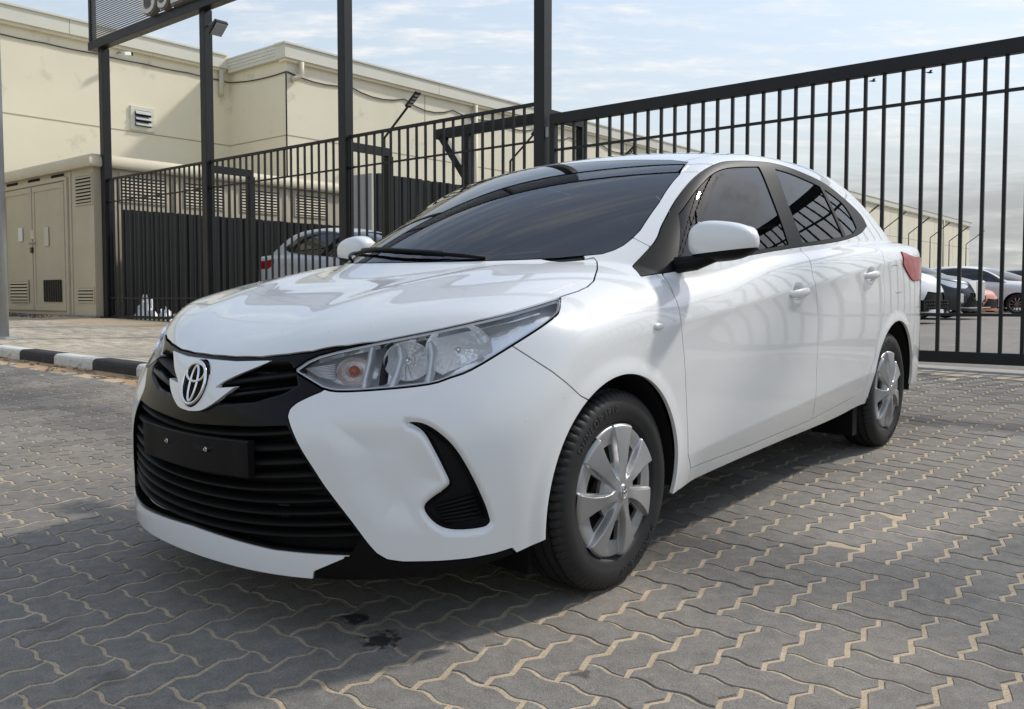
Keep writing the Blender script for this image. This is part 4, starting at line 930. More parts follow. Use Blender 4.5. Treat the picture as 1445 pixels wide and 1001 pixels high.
# ---- headlamps (oblique projection)
HLP = smooth_poly(PO([(413, 523), (449.4, 501.8), (533, 482.5), (628, 463.5), (723, 440.7), (791, 420.5), (789, 438), (780, 449.4), (723, 487.4), (666, 521.5), (635.5, 533), (605, 542.4), (533, 550), (476, 552.5), (453, 547.5)]), 3, sharp=(0, 5, 14))
def f_hl(Vv): return np.where(Vv[:, 0] > -.1, np.maximum(psd(HLP)(*obl(Vv)), .15 - Vv[:, 1]), 9.0)
hl, body = body.split(f_hl, .0028)
# ---- bonnet (top projection)
hood_side = PT([(560, 484), (628, 470), (723, 447), (784, 427), (791, 419), (815, 411.5), (829, 405), (838, 396.5), (843, 380), (842.5, 369), (838, 364)])
hf = PT([(296, 501.4), (330, 504), (367, 504.6), (405.7, 500.8), (440, 497), (490, 489)])
HOODP = np.concatenate([[(hf[0, 0], -.4)], [(hf[0, 0], 0)], hf[1:], hood_side, [(-.16, .52), (-.06, .35), (.01, .18), (.03, 0), (.03, -.4)]])
def f_hood(Vv): return np.maximum(np.maximum(psd(HOODP)(*top(Vv)), .60 - Vv[:, 2]), np.where(Vv[:, 0] > .6, .704 + .08 * np.abs(Vv[:, 1]) ** 2 * 1.6 - Vv[:, 2], -9.))
hood, body = body.split(f_hood, .0024)
centre(hood, 'bonnet', M_PAINT, .006)
# cowl between bonnet and windshield
COWL = np.array([(.2, -.4), (.2, .62), (-.12, .69), (-.40, .67), (-.30, .60), (.05, .40), (.18, 0), (.18, -.4)])
def f_cowl(Vv): return np.maximum(np.maximum(psd(np.array([(.5, -1), (.5, .52), (-.10, .56), (-.17, .575), (-.24, .56), (-.24, -1)]))(*top(Vv)), .93 - Vv[:, 2]), Vv[:, 2] - 1.03)
cowl, body = body.split(f_cowl, .001)
# ---- black front: grille panel, opening, lip
cheek = PF([(453, 553), (436, 560), (419, 568.5), (409, 577), (405.7, 588), (410, 603), (422, 630), (440, 659), (457.7, 686.5), (497, 738), (520, 769), (531, 781), (546, 790), (568, 793.2), (615, 792.5), (662.8, 788.4), (700, 781), (722, 774)])
BLK = np.concatenate([[(-.5, .80), (.42, .80), (.47, .68)], cheek, [(cheek[-1, 0] + .02, .10), (-.5, .10)]])
def f_blk(Vv): return np.where(Vv[:, 0] > .3, psd(BLK)(*front(Vv)), 9.0)
blk, body = body.split(f_blk, .0016)
blk_full = blk
lipT = PF([(300, 750), (340, 764), (386.7, 775.5), (440, 781), (497, 783.7)]); lipB = PF([(444, 806)])
LIP = np.concatenate([[(-.5, lipT[0, 1]), (0, lipT[0, 1])], lipT[1:], [(lipB[0, 0], lipB[0, 1])], [(lipB[0, 0] - .02, .10), (-.5, .10)]])
lip, blk = blk.split(reg(front, LIP), .001)
lip = lip.offset(.004)
gtop = PF([(310, 600.5), (360, 602), (405, 600.5)])
OPEN = np.concatenate([[(-.5, .536), (0, .536)], gtop[1:2], [gtop[2]], PF([(419, 628), (437, 659), (455, 687), (494, 738.5), (510, 760), (497, 779.5), (440, 777), (386.7, 771.5), (340, 760.5)]), [(0, lipT[0, 1] + .006), (-.5, lipT[0, 1] + .006)]])
opening, blk = blk.split(reg(front, OPEN), .0)
centre(blk, 'grille_panel', M_GLOSSBLK, .03)
centre(lip, 'bumper_lip', M_PAINT, .02)
# ---- fog-lamp trims
fog, body = body.split(lambda Vv: np.where((Vv[:, 0] > .2) & (Vv[:, 2] < .72), psd(FOG)(*obl(Vv)), 9.0), .001)
both_sides(fog, 'fog_lamp_trim', M_BLKPL, .01)
# ---- front bumper
bl = PO([(723, 488.5), (752, 507), (779.8, 525), (800, 541), (819, 558.5)])
BUMP = np.concatenate([[(-.9, .95), (bl[0, 0] - .02, .95)], bl, [(bl[-1, 0] + .10, bl[-1, 1] - .06), (bl[-1, 0] + .10, 0), (-.9, 0)]])
def f_bump(Vv): return np.where(Vv[:, 0] > .02, psd(BUMP)(*obl(Vv)), 9.0)
bump, body = body.split(f_bump, .0018)
both_sides(bump, 'front_bumper', M_PAINT, .016)
# ---- doors
dfl = PS([(935, 386), (951, 418), (961, 455), (965, 496), (968, 550), (970, 598), (971, 642), (975, 661.5)])
dbf = PS([(975, 662), (1060, 628), (1145.5, 592.5)])
bpl = PS([(1145.5, 592), (1150.6, 563.7), (1152.5, 523), (1154.5, 450), (1152, 413), (1146.4, 388.8), (1138.8, 361.4), (1128, 349)])
dre = PS([(1145.5, 592.5), (1205.6, 560), (1219, 546), (1226, 530), (1234.5, 502.6), (1241.5, 470), (1247, 441.5), (1249, 414), (1246, 387), (1236, 348), (1218.6, 328)])
FD = np.concatenate([dfl, dbf[1:], bpl[1:], [(bpl[-1, 0] + .02, bpl[-1, 1] + .12), (dfl[0, 0] - .3, dfl[0, 1] + .15)]])
RD = np.concatenate([bpl[::-1], dre[1:], [(dre[-1, 0] - .0, dre[-1, 1] + .05), (bpl[-1, 0] - .06, bpl[-1, 1] + .12)]])
def sreg(P): return lambda Vv: np.maximum(psd(P)(*side(Vv)), .4 - Vv[:, 1])
fd, body = body.split(sreg(FD), .0022); rd, body = body.split(sreg(RD), .0022)
both_sides(fd, 'front_door', M_PAINT); both_sides(rd, 'rear_door', M_PAINT)
# ---- fuel flap, tail lamp, boot, rear bumper, wing, roof
FU = smooth_poly(PS([(1257.5, 377), (1266, 374.5), (1269, 381), (1273.4, 409), (1271, 412.5), (1264.5, 413.5), (1261, 406), (1257.5, 384)]), 4)
fu, body2 = body.split(sreg(FU), .0013); fu.flange(.008).obj('fuel_flap', M_PAINT, car)
TLP = smooth_poly(PS([(1270.5, 355.5), (1282, 360), (1294, 367), (1293, 393), (1287, 396), (1279.5, 385), (1273.5, 373)]), 3, sharp=(0, 6))
TLP = np.concatenate([TLP[:6], [(-3.75, TLP[5, 1]), (-3.75, TLP[10, 1])], TLP[10:]])
def f_tl(Vv): return np.maximum(psd(TLP)(*side(Vv)), .42 - Vv[:, 1])
tl, bodyL = body2.split(f_tl, .0015); tl_r, bodyR = body.split(f_tl, .0015)
both_sides(tl.offset(.006), 'tail_lamp', M_RED, .03)
def tailcuts(b, sgn):
    def f_boot(Vv): return np.maximum(np.maximum(psd(np.array([(-3.13, -1), (-3.13, .52), (-3.22, .60), (-3.7, .60), (-3.7, -1)]))(*top(Vv)), .70 - Vv[:, 2]), -9)
    def f_rb(Vv): return np.maximum(Vv[:, 0] + 2.99 + np.clip(.66 - Vv[:, 2], 0, 1) * .25, Vv[:, 2] - .70)
    boot, b = b.split(f_boot, .002); rb, b = b.split(f_rb, .0015)
    def f_fen(Vv):
        ab = unproj([(894, 336), (917, 348)]); P = np.array([(1.0, 1.2), (.2, 1.2), (ab[0, 0], ab[0, 2]), (ab[1, 0], ab[1, 2]), (dfl[0, 0] + .02, dfl[0, 1] + .02), *dfl[1:], (dfl[-1, 0] - .02, .20), (dfl[-1, 0] - .02, 0), (1.0, 0)])
        return psd(P)(*side(Vv))
    fen, b = b.split(f_fen, .002)
    roof, b = b.split(lambda Vv: np.maximum(psd(np.array([(-.80, -1), (-.80, .51), (-1.3, .545), (-2.1, .54), (-2.47, .49), (-2.47, -1)]))(*top(Vv)), 1.2 - Vv[:, 2]), .0025)
    return boot, rb, fen, roof, b
LB = tailcuts(bodyL, 1); RB = tailcuts(bodyR, -1)
for i, nm in ((0, 'boot_lid'), (1, 'rear_bumper'), (3, 'roof_panel')): centre(LB[i], nm, M_PAINT)
LB[2].flange(.012).obj('front_wing', M_PAINT, car); RB[2].flange(.012).mirror().obj('front_wing', M_PAINT, car)
LB[4].flange(.012).obj('body_side', M_PAINT, car); RB[4].flange(.012).mirror().obj('body_side', M_PAINT, car)
both_sides(cowl.offset(-.004), 'cowl_panel', M_BLKPL)
# ---- dark inner skin just behind the panels (closes the shut lines; windows and grille stay open)
inn = Sh(V, N0, T); inn = inn.cut(-(inn.V[:, 1]))
for fn in (f_ws, f_rw, f_dlo, f_hl): inn = inn.cut(-(fn(inn.V) - .006))
inn = inn.cut(-(np.where(inn.V[:, 0] > .4, psd(OPEN)(*front(inn.V)), 9.) - .006)); inn = inn.cut(zb(inn.V[:, 0]) + .01 - inn.V[:, 2])
for ax, az, ar in ARC: inn = inn.cut(ar + .004 - np.hypot(inn.V[:, 0] - ax, inn.V[:, 2] - az))
inn.offset(-.014).both().obj('inner_shell', M_INNER, car)
# =================================================================== the sedan: parts
def Xs(y, z): return Xf(np.abs(np.asarray(y, float)), z)
# ---- wheel wells and floor
for ax, az, ar in ARC:
    for sgn in (1, -1):
        mb = MB(); n = 40; Vw = []; Fw = []
        for i in range(n + 1):
            t = math.radians(-9 + 198 * i / n); c, s_ = math.cos(t), math.sin(t); r = ar + .006
            for yv in (.836, .50): Vw.append((ax + r * c, sgn * yv, az + r * s_))
        for i in range(n): Fw.append((2 * i, 2 * i + 1, 2 * i + 3, 2 * i + 2))
        Vw.append((ax, sgn * .50, az)); Fw += [(2 * i + 1, len(Vw) - 1, 2 * i + 3) for i in range(n)]
        mb.add(Vw, Fw).build('wheel_arch_liner', M_INNER, car, smooth=True)
mb = MB()
mb.box((.32, -.50, .20), (.66, .50, .215)); mb.box((-2.25, -.74, .215), (-.36, .74, .23)); mb.box((-3.45, -.62, .24), (-2.94, .62, .255)); mb.box((-2.94, -.50, .22), (-2.25, .50, .235)); mb.box((-.36, -.50, .20), (.32, .50, .215))
mb.build('underbody', M_INNER, car, kind='stuff')
mb = MB(); mb.box((-2.20, .60, .115), (-2.14, .80, .25)); mb.build('mud_flap', M_BLKPL, car)
mb = MB(); mb.box((.28, .46, .11), (.30, .74, .20)); mb.build('air_deflector', M_BLKPL, car)
# ---- wheels
def make_wheel():
    """axis along y, outer face towards +y, hub centre at the origin"""
    prof = [(-.070, .196), (-.088, .222), (-.0925, .245), (-.086, .270), (-.078, .285), (-.066, .2930), (-.057, .2952), (-.056, .2885), (-.047, .2885), (-.046, .2965), (-.026, .2980), (-.025, .2905), (-.015, .2905), (-.014, .2985),
            (.014, .2985), (.015, .2905), (.025, .2905), (.026, .2980), (.046, .2965), (.047, .2885), (.056, .2885), (.057, .2952), (.068, .2925), (.080, .284), (.0865, .272), (.090, .262), (.0925, .246), (.0905, .230), (.0875, .222), (.0868, .214), (.083, .206), (.0735, .199), (.070, .196)]
    n = 288; Vt = []; Ft = []
    for k in range(n):
        t = 2 * math.pi * k / n; ph = k % 4
        for i, (y, r) in enumerate(prof):
            rr = r; tt = t
            if r > .283 and abs(y) > .046 and ph == 0: rr -= .0065
            if .026 <= abs(y) <= .047 and r > .295 and k % 6 == 0: rr -= .003
            Vt.append((rr * math.cos(tt), y, rr * math.sin(tt)))
    m = len(prof)
    for k in range(n):
        for i in range(m - 1): Ft.append((k * m + i, ((k + 1) % n) * m + i, ((k + 1) % n) * m + i + 1, k * m + i + 1))
    tyre = mesh(Vt, Ft, M_RUBBER, True, auto=28)
    # raised lettering on the sidewall
    cu = bpy.data.curves.new('t', 'FONT'); cu.body = 'DUNLOP SP10'; cu.size = .030; cu.extrude = .0008; cu.space_character = 1.25; cu.resolution_u = 2
    to = bpy.data.objects.new('t', cu); COL.objects.link(to); dg = bpy.context.evaluated_depsgraph_get(); tm = to.evaluated_get(dg).to_mesh()
    tv = np.array([v.co[:] for v in tm.vertices]); tf = [tuple(p.vertices) for p in tm.polygons]; to.evaluated_get(dg).to_mesh_clear(); bpy.data.objects.remove(to)
    wdt = tv[:, 0].max(); letters = []
    for rot in (math.radians(118), math.radians(-62)):
        LV = []; LF = []; b0 = 0
        for x, y, z in tv:
            r = .237 + y; a = rot - (x - wdt / 2) / .248; LV.append((-r * math.cos(a), .0935 + z - max(0, (r - .246)) * .16, r * math.sin(a)))
        LF += [tuple(i + b0 for i in f) for f in tf]
        letters.append(mesh(LV, LF, bpy.data.materials.get('tyre_letters') or mat('tyre_letters', (.045, .045, .045), .6)))
    # steel wheel behind the cover
    mb = MB(); prof2 = [(.045, .19), (.050, .16), (.035, .12), (.045, .06), (.05, .0)]; n2 = 48; Vd = []; Fd = []
    for k in range(n2):
        t = 2 * math.pi * k / n2
        for y, r in [(-.06, .197)] + [(-.02, .193)] + prof2: Vd.append((r * math.cos(t), y - .012, r * math.sin(t)))
    q = 7
    for k in range(n2):
        for i in range(q - 1): Fd.append((k * q + i, ((k + 1) % n2) * q + i, ((k + 1) % n2) * q + i + 1, k * q + i + 1))
    steel = mesh(Vd, Fd, mat('steel_wheel', (.012, .012, .012), .5), True)
    # silver cover: seven twisted blades with openings between them
    nr, nt_ = 50, 616; R0 = .1985; rr = np.linspace(.0, 1, nr); th = np.linspace(0, 2 * np.pi, nt_, endpoint=False); RR, TH = np.meshgrid(rr, th, indexing='ij')
    per = 2 * np.pi / 7; tw = -.10 * (RR - .5) + .12
    a = (TH + tw + .5 * per) % per - .5 * per           # angle from the blade's centre line
    half = np.interp(RR, [0, .15, .30, .45, .7, 1.0], [.46, .40, .20, .165, .175, .215])
    e = (np.abs(a) - half) * np.maximum(RR, .2)
    edge_hi = sstep(0.0, .030, e)                        # 0 on the blade, 1 in the gap
    dome = .017 * (1 - RR ** 2) + .006
    gapd = .020 * sstep(.16, .40, RR) * (1 - .45 * sstep(.70, .95, RR))
    tilt = (a / .2).clip(-1, 1) * .0045 * sstep(.2, .5, RR) * (1 - edge_hi)
    h = dome - edge_hi * gapd + tilt - .010 * sstep(.972, 1.0, RR)
    CV = np.stack([R0 * RR * np.cos(TH), .083 + h, R0 * RR * np.sin(TH)], -1).reshape(-1, 3)
    I = np.arange(nr * nt_).reshape(nr, nt_); A0 = I[:-1]; B0 = I[1:]; A1 = np.roll(A0, -1, 1); B1 = np.roll(B0, -1, 1)
    Tt = np.concatenate([np.stack([A0, A1, B1], -1).reshape(-1, 3), np.stack([A0, B1, B0], -1).reshape(-1, 3)])
    NN = tri_normals(CV, Tt)
    if NN[:, 1].mean() < 0: Tt = Tt[:, ::-1]; NN = -NN
    NN[np.linalg.norm(NN, axis=1) < .5] = (0, 1, 0)
    # the opening hugs one side of each gap
    c_ = (TH + tw) % per; rel = (c_ - half) / np.maximum(per - 2 * half, .05)      # 0..1 across the gap
    hole = np.maximum(np.maximum(.13 - rel, rel - .84) * .45 * RR, np.maximum(.45 - RR, RR - .76 + .05 * np.clip(rel, 0, 1)))
    hole = hole + .012 * np.exp(-(np.maximum(np.abs(rel - .48) - .28, 0) * 6) ** 2) * 0
    cov = Sh(CV, NN, Tt).cut(-hole.reshape(-1)); cov.V = cov.V; cov = cov.flange(.012, skip0=False)
    return tyre, letters, steel, cov
TY, LE, ST, COVER = make_wheel()
def emblem(parent, M4, sc, mt, thick=.0022, n=32):
    """three interlocked ovals; local x right, y up, z outwards"""
    for (cx, cy, rx, ry) in ((0, 0, .053, .060), (0, .029, .0445, .026), (0, -.002, .0165, .050)):
        pts = [M4 @ Vector((sc * (cx + rx * math.cos(2 * math.pi * k / n)), sc * (cy + ry * math.sin(2 * math.pi * k / n)), sc * .004)) for k in range(n + 1)]
        MB().tube(pts, thick, 8, cap=False).build('emblem_ring', mt, parent, smooth=True)
first = None
for (wx, wz) in ((0, .2975), (-2.55, .2975)):
    for sgn in (1, -1):
        w = new_obj('wheel', TY, car); w.location = (wx, sgn * .752, wz)
        if sgn < 0: w.rotation_euler = (0, 0, math.pi)
        rotw = random.uniform(0, 1) if wx < 0 else 0.0
        [new_obj('tyre_lettering', q, w) for q in LE]; new_obj('steel_rim', ST, w)
        if first is None: first = COVER.obj('wheel_cover', M_SILVER, w); cme = first.data
        else: c = new_obj('wheel_cover', cme, w)
        MBc = MB(); Vc = []; 
        n = 24
        for k in range(n): Vc.append((.027 * math.cos(2 * math.pi * k / n), .1015, .027 * math.sin(2 * math.pi * k / n)))
        for k in range(n): Vc.append((.022 * math.cos(2 * math.pi * k / n), .1075, .022 * math.sin(2 * math.pi * k / n)))
        MBc.add(Vc, [(k, (k + 1) % n, n + (k + 1) % n, n + k) for k in range(n)] + [tuple(range(n, 2 * n))]).build('hub_cap', M_SILVER, w, auto=30)
        if wx == 0 and sgn > 0: emblem(w, Matrix(((-1, 0, 0, 0), (0, 0, 1, .1075), (0, 1, 0, 0), (0, 0, 0, 1))), .32, M_CHROME, .0016)
M_SLAT = mat('slat_black', (.007, .007, .007), .5, spec=.25)
# ---- grille: slats, back plate, number plate
mb = MB(); 
ygr = np.linspace(-.66, .66, 25)
Vb = []; Fb = []
for y in ygr:
    for z in (.20, .57): Vb.append((float(Xs(y, z)) - .085, y, z))
for i in range(len(ygr) - 1): Fb.append((2 * i, 2 * i + 2, 2 * i + 3, 2 * i + 1))
mb.add(Vb, Fb).build('radiator_screen', M_INNER, car, smooth=True)
open_edge = np.array(sorted([(z, y) for y, z in OPEN[3:12]])); yedge = lambda z: float(np.interp(z, open_edge[:, 0], open_edge[:, 1])) + .012
for k, z0 in enumerate((.516, .478, .442, .408, .375, .344, .314, .286, .260)):
    zc_ = lambda y: z0 + (.030 - .0015 * k) * (y / .40) ** 2
    ye = .30
    for _ in range(8): ye = yedge(zc_(ye))
    ys_ = np.linspace(-ye, ye, 41); Vb = []; Fb = []
    th_ = .0085 if k < 4 else .0065
    for y in ys_:
        z = zc_(y); x = float(Xs(y, z)) - .010
        for dx, dz in ((0, -.3 * th_), (0, .5 * th_), (-.006, th_), (-.045, th_ * 1.6), (-.045, -th_ * .2), (-.008, -.9 * th_)): Vb.append((x + dx, y, z + dz))
    for i in range(len(ys_) - 1):
        for q in range(6): Fb.append((i * 6 + q, i * 6 + (q + 1) % 6, (i + 1) * 6 + (q + 1) % 6, (i + 1) * 6 + q))
    MB().add(Vb, Fb).build('grille_slat', M_SLAT, car, auto=40)
# something pale of the radiator support showing between the slats
MB().box((.74, .16, .29), (.76, .30, .335)).build('radiator_support', mat('radiator_grey', (.08, .085, .09), .4, metal=.5), car)
MB().box((.73, -.45, .36), (.755, .45, .44)).build('bumper_beam', M_INNER, car)
pl = MB(); 
PY = np.linspace(-.265, .265, 23); Vb = []; Fb = []
def plx(y, z): return float(Xs(y, .46)) + .006 - .02 * 0
for y in PY:
    for z, dx in ((.412, -.02), (.412, -.003), (.415, 0), (.507, 0), (.510, -.003), (.510, -.02)): Vb.append((plx(min(abs(y), .2), z) + dx - (.004 if abs(y) > .255 else 0), y, z + .006 * (y / .265) ** 2))
for i in range(len(PY) - 1):
    for q in range(5): Fb.append((i * 6 + q, (i + 1) * 6 + q, (i + 1) * 6 + q + 1, i * 6 + q + 1))
Fb += [tuple(range(6)), tuple(range(len(Vb) - 1, len(Vb) - 7, -1))]
plate = pl.add(Vb, Fb).build('number_plate_bracket', M_BLKPL, car, auto=35)
for sgn in (-1, 1):
    y0 = .065 * sgn; x0 = plx(.06, .46) + .0005
    MB().box((x0 - .004, y0 - .035, .470), (x0 + .0008, y0 + .035, .487), bev=.0005).build('plate_slot', M_INNER, plate)
    mbs = MB(); mbs.tube([(x0 - .002, y0 + .034 * sgn, .4785), (x0 + .005, y0 + .034 * sgn, .4785)], .007, 6); mbs.tube([(x0 + .004, y0 + .034 * sgn, .4785), (x0 + .010, y0 + .034 * sgn, .4785)], .0035, 8)
    mbs.build('plate_screw', M_CHROME, plate)
# ---- white badge carrier in the nose and the emblem
base = Sh(V0, N00, T); base = base.cut(-base.V[:, 1]); k0 = np.abs(base.V[:, 1]) < 2e-4; base.V[k0, 1] = 0; base.N[k0, 1] = 0
BADGE = smooth_poly(np.array([(-.3, .709), (.0, .709), (.12, .709), (.25, .716), (.19, .690), (.125, .660), (.088, .638), (.165, .646), (.125, .615), (.085, .590), (.05, .576), (0, .5715), (-.3, .5715)]), 4, sharp=(0, 1, 2, 3, 6, 7, 11, 12))
def f_badge(Vv): return np.where(Vv[:, 0] > .6, psd(BADGE)(*front(Vv)), 9.0)
bad = base.cut(f_badge(base.V))
bad.V[:, 0] += .010 - .010 * sstep(.12, .24, np.abs(bad.V[:, 1]))
OV = np.array([(.057 * math.cos(t), .6445 + .064 * math.sin(t)) for t in np.linspace(0, 2 * math.pi, 48, endpoint=False)])
fo = psd(OV); din = fo(*front(bad.V)); bad = bad.cut(-din)
bad.flange(.018, dirn=(-1, 0, 0)).both().obj('badge_carrier', M_PAINT, car)
ex = float(Xs(0, .645)) + .002
er = (float(Xs(0, .60)) - float(Xs(0, .69))) / .09; ang = math.atan(er)
EM = Matrix.Translation((ex, 0, .6445)) @ Matrix(((0, -math.sin(ang), math.cos(ang), 0), (1, 0, 0, 0), (0, math.cos(ang), math.sin(ang), 0), (0, 0, 0, 1)))
n = 40; MB().add([tuple(EM @ Vector((.062 * math.cos(2 * math.pi * k / n), .068 * math.sin(2 * math.pi * k / n), .0015))) for k in range(n)], [tuple(range(n))]).build('emblem_recess', M_INNER, car)
emblem(car, EM @ Matrix.Translation((0, 0, .006)), 1.0, M_CHROME, .0043)
# ---- two fins in each upper grille wing
for sgn in (1, -1):
    for (ya, za, yb, zb_) in ((.085, .647, .345, .682), (.13, .618, .385, .655)):
        Vb = []; Fb = []; tt = np.linspace(0, 1, 15)
        for t in tt:
            y = ya + (yb - ya) * t; z = za + (zb_ - za) * t; x = float(Xs(y, z)) - .002
            for dx, dz in ((0, 0), (-.004, .006), (-.03, .013), (-.03, -.010), (-.003, -.005)): Vb.append((x + dx, sgn * y, z + dz))
        for i in range(len(tt) - 1):
            for q in range(5): Fb.append((i * 5 + q, i * 5 + (q + 1) % 5, (i + 1) * 5 + (q + 1) % 5, (i + 1) * 5 + q))
        MB().add(Vb, Fb).build('grille_fin', M_BLKPL if za > .63 else M_GLOSSBLK, car, auto=40)
# ---- headlamps
LENSH = hl
dirn = np.array([-.80, -.45, 0.]); dirn /= np.linalg.norm(dirn)
def lampdir(sgn): return np.array([dirn[0], dirn[1] * sgn, 0])
back = Sh(hl.V + dirn * .085, hl.N, hl.T)
sk = hl.flange(.085, dirn=dirn); skirt = Sh(sk.V, sk.N, sk.T[len(hl.T):])
rim = LENSH.cut(-(psd(HLP)(*obl(LENSH.V)) + .0065))
def lamp_point(px, depth):
    P = unproj([px])[0]; return P + dirn * depth
def bowl(c, r, depth, ax, n=28, m=7, facet=True):
    """concave reflector bowl opening along ax"""
    ax = Vector(ax).normalized(); u_ = ax.cross(Vector((0, 0, 1))).normalized(); v_ = u_.cross(ax); Vb = []; Fb = []
    for i in range(m + 1):
        q = i / m
        for k in range(n):
            t = 2 * math.pi * k / n; rr = r * q; Vb.append(tuple(Vector(c) + u_ * rr * math.cos(t) + v_ * rr * math.sin(t) * .82 - ax * depth * (1 - q * q)))
    for i in range(m):
        for k in range(n): Fb.append((i * n + k, i * n + (k + 1) % n, (i + 1) * n + (k + 1) % n, (i + 1) * n + k))
    return Vb, Fb
outw = np.array([.62, .78, 0.05])
for sgn in (1, -1):
    mir = np.array([1, sgn, 1]); P_ = lambda sh: sh if sgn > 0 else sh.mirror()
    lamp = P_(hl.flange(.006)).obj('headlamp', M_LENS, car)
    P_(skirt).obj('lamp_bezel', M_LAMPGREY, lamp); P_(back).obj('lamp_back', M_REFL, lamp)
    P_(rim.offset(-.004)).obj('lamp_edge', M_LAMPGREY, lamp)
    for (px, r, dep, push, mt_) in (((645, 496), .088, .055, .022, M_REFL), ((572, 511), .062, .046, .020, M_REFL), ((497, 526), .046, .034, .018, M_REFL)):
        c0 = lamp_point(px, push); Vb, Fb = bowl(c0, r, dep, outw, n=22, m=6); Vb = np.array(Vb); Tb = np.array([t for f in Fb for t in ((f[0], f[1], f[2]), (f[0], f[2], f[3]))])
        bw = Sh(Vb, tri_normals(Vb, Tb), Tb); bw = bw.cut(psd(HLP)(*obl(bw.V)) + .007)
        MB().add([tuple(v * mir) for v in bw.V], [tuple(t) for t in bw.T]).build('reflector_bowl', mt_, lamp); c = c0 * mir
        bc = Vector(c) - Vector(outw * mir).normalized() * dep * .55
        mbb = MB(); axv = Vector(outw * mir).normalized()
        if px[0] < 520: mbb.tube([bc, bc + axv * .008, bc + axv * .020, bc + axv * .027], [.013, .0155, .013, .004], 14).build('indicator_bulb', M_AMBER, lamp, smooth=True)
        else: mbb.tube([bc, bc + axv * .02, bc + axv * .026], [.009, .009, .003], 12).build('lamp_bulb', M_CHROME, lamp, smooth=True)
    # blades and dividers between the chambers
    for pts, w_, mt_ in (([(549, 484), (541, 500), (536, 522), (533, 545)], .010, M_TRIM), ([(556, 486), (560, 505), (553, 530), (545, 547)], .016, M_LAMPGREY), ([(600, 478), (604, 500), (600, 530), (597, 540)], .014, M_LAMPGREY), ([(520, 490), (516, 512), (510, 535), (508, 548)], .013, M_LAMPGREY)):
        A = unproj(pts); Vb = []; Fb = []
        for p in A:
            for dd in (.008, .05): Vb.append((p + dirn * dd) * mir)
            q = p + np.array([-.5, .8, 0]) * w_; Vb.append((q + dirn * .008) * mir); Vb.append((q + dirn * .05) * mir)
        for i in range(len(A) - 1):
            for a_, b_ in ((0, 1), (2, 0), (3, 2)): Fb.append((i * 4 + a_, (i + 1) * 4 + a_, (i + 1) * 4 + b_, i * 4 + b_))
        MB().add(Vb, Fb).build('lamp_divider', mt_, lamp, smooth=True)
    # bright strip under the upper edge
    A = unproj([(449, 508), (490, 497), (533, 488), (580, 478.5), (628, 469.5), (676, 459), (723, 448), (760, 437)]); Vb = []; Fb = []
    for p in A:
        for dz, dd in ((0, .006), (-.010, .010), (-.014, .03), (0, .03)): Vb.append((p + dirn * dd + np.array([0, 0, dz])) * mir)
    for i in range(len(A) - 1):
        for q in range(4): Fb.append((i * 4 + q, i * 4 + (q + 1) % 4, (i + 1) * 4 + (q + 1) % 4, (i + 1) * 4 + q))
    MB().add(Vb, Fb).build('lamp_strip', M_CHROME, lamp)
    # fluted insert at the inner tip
    A = unproj([(428, 522), (470, 516), (470, 537), (446, 533)]); nrib = 9
    for k in range(nrib):
        t = k / (nrib - 1); p = A[0] * (1 - t) + A[3] * t; q = A[1] * (1 - t) + A[2] * t
        MB().tube([Vector((p + dirn * .018) * mir), Vector((q + dirn * .018) * mir)], .0016, 6).build('lamp_flute', M_LAMPGREY, lamp, smooth=True)
# ---- fog lamp grid
FG = [unproj([p])[0] for p in ((612, 716), (672, 699), (684, 735), (628, 742))]
for sgn in (1, -1):
    mir = np.array([1, sgn, 1])
    for k in range(6):
        t = (k + .5) / 6; p = FG[0] * (1 - t) + FG[3] * t; q = FG[1] * (1 - t) + FG[2] * t
        ins = np.array([-.62, -.70, 0]) * .022
        MB().tube([Vector((p + ins + (q - p) * .03) * mir), Vector(((p + q) / 2 + ins * .85) * mir), Vector((q + ins - (q - p) * .03) * mir)], .0042, 6).build('fog_lamp_bar', M_BLKPL, car, smooth=True)
# ---- door mirrors
def superell(n, m, fn):
    Vb = []; Fb = []
    for i in range(n + 1):
        for k in range(m): Vb.append(fn(-math.pi / 2 + math.pi * i / n, 2 * math.pi * k / m))
    for i in range(n):
        for k in range(m): Fb.append((i * m + k, i * m + (k + 1) % m, (i + 1) * m + (k + 1) % m, (i + 1) * m + k))
    return np.array(Vb), Fb
def spw(c, e): return math.copysign(abs(c) ** e, c)
def mirror_pt(la, lo):
    # local: a lateral (0 inner .. 1 outer), b fore-aft, c up
    a = spw(math.cos(la), .62) * spw(math.cos(lo), .62); b = spw(math.cos(la), .75) * spw(math.sin(lo), .8); c = spw(math.sin(la), .75)
    t = (a + 1) / 2
    hh = .071 - .024 * t ** 2.2; cc = .008 * (1 - t) - .006
    bb = .064 - .018 * t
    return (MIR_X - .020 * t + bb * (b if b < 0 else b * 1.1), MIR_Y + .114 * a, MIR_Z + hh * c + cc + .004 * t)
MIR_X, MIR_Y, MIR_Z = -.515, .912, 1.029
MV, MF = superell(40, 64, mirror_pt); MT = np.array([t for f in MF for t in ((f[0], f[1], f[2]), (f[0], f[2], f[3]))]); MN = tri_normals(MV, MT)
if ((MV - MV.mean(0)) * MN).sum() < 0: MT = MT[:, ::-1]; MN = -MN
msh = Sh(MV, MN, MT); fm = lambda Vv: (MIR_Z - .034 + .10 * (Vv[:, 1] - MIR_Y)) - Vv[:, 2]
mup, mlo = msh.split(fm, .0008)
arm = [(-.46, .77, .952), (-.485, .83, .960), (-.505, .89, .985), (-.515, .95, .992)]
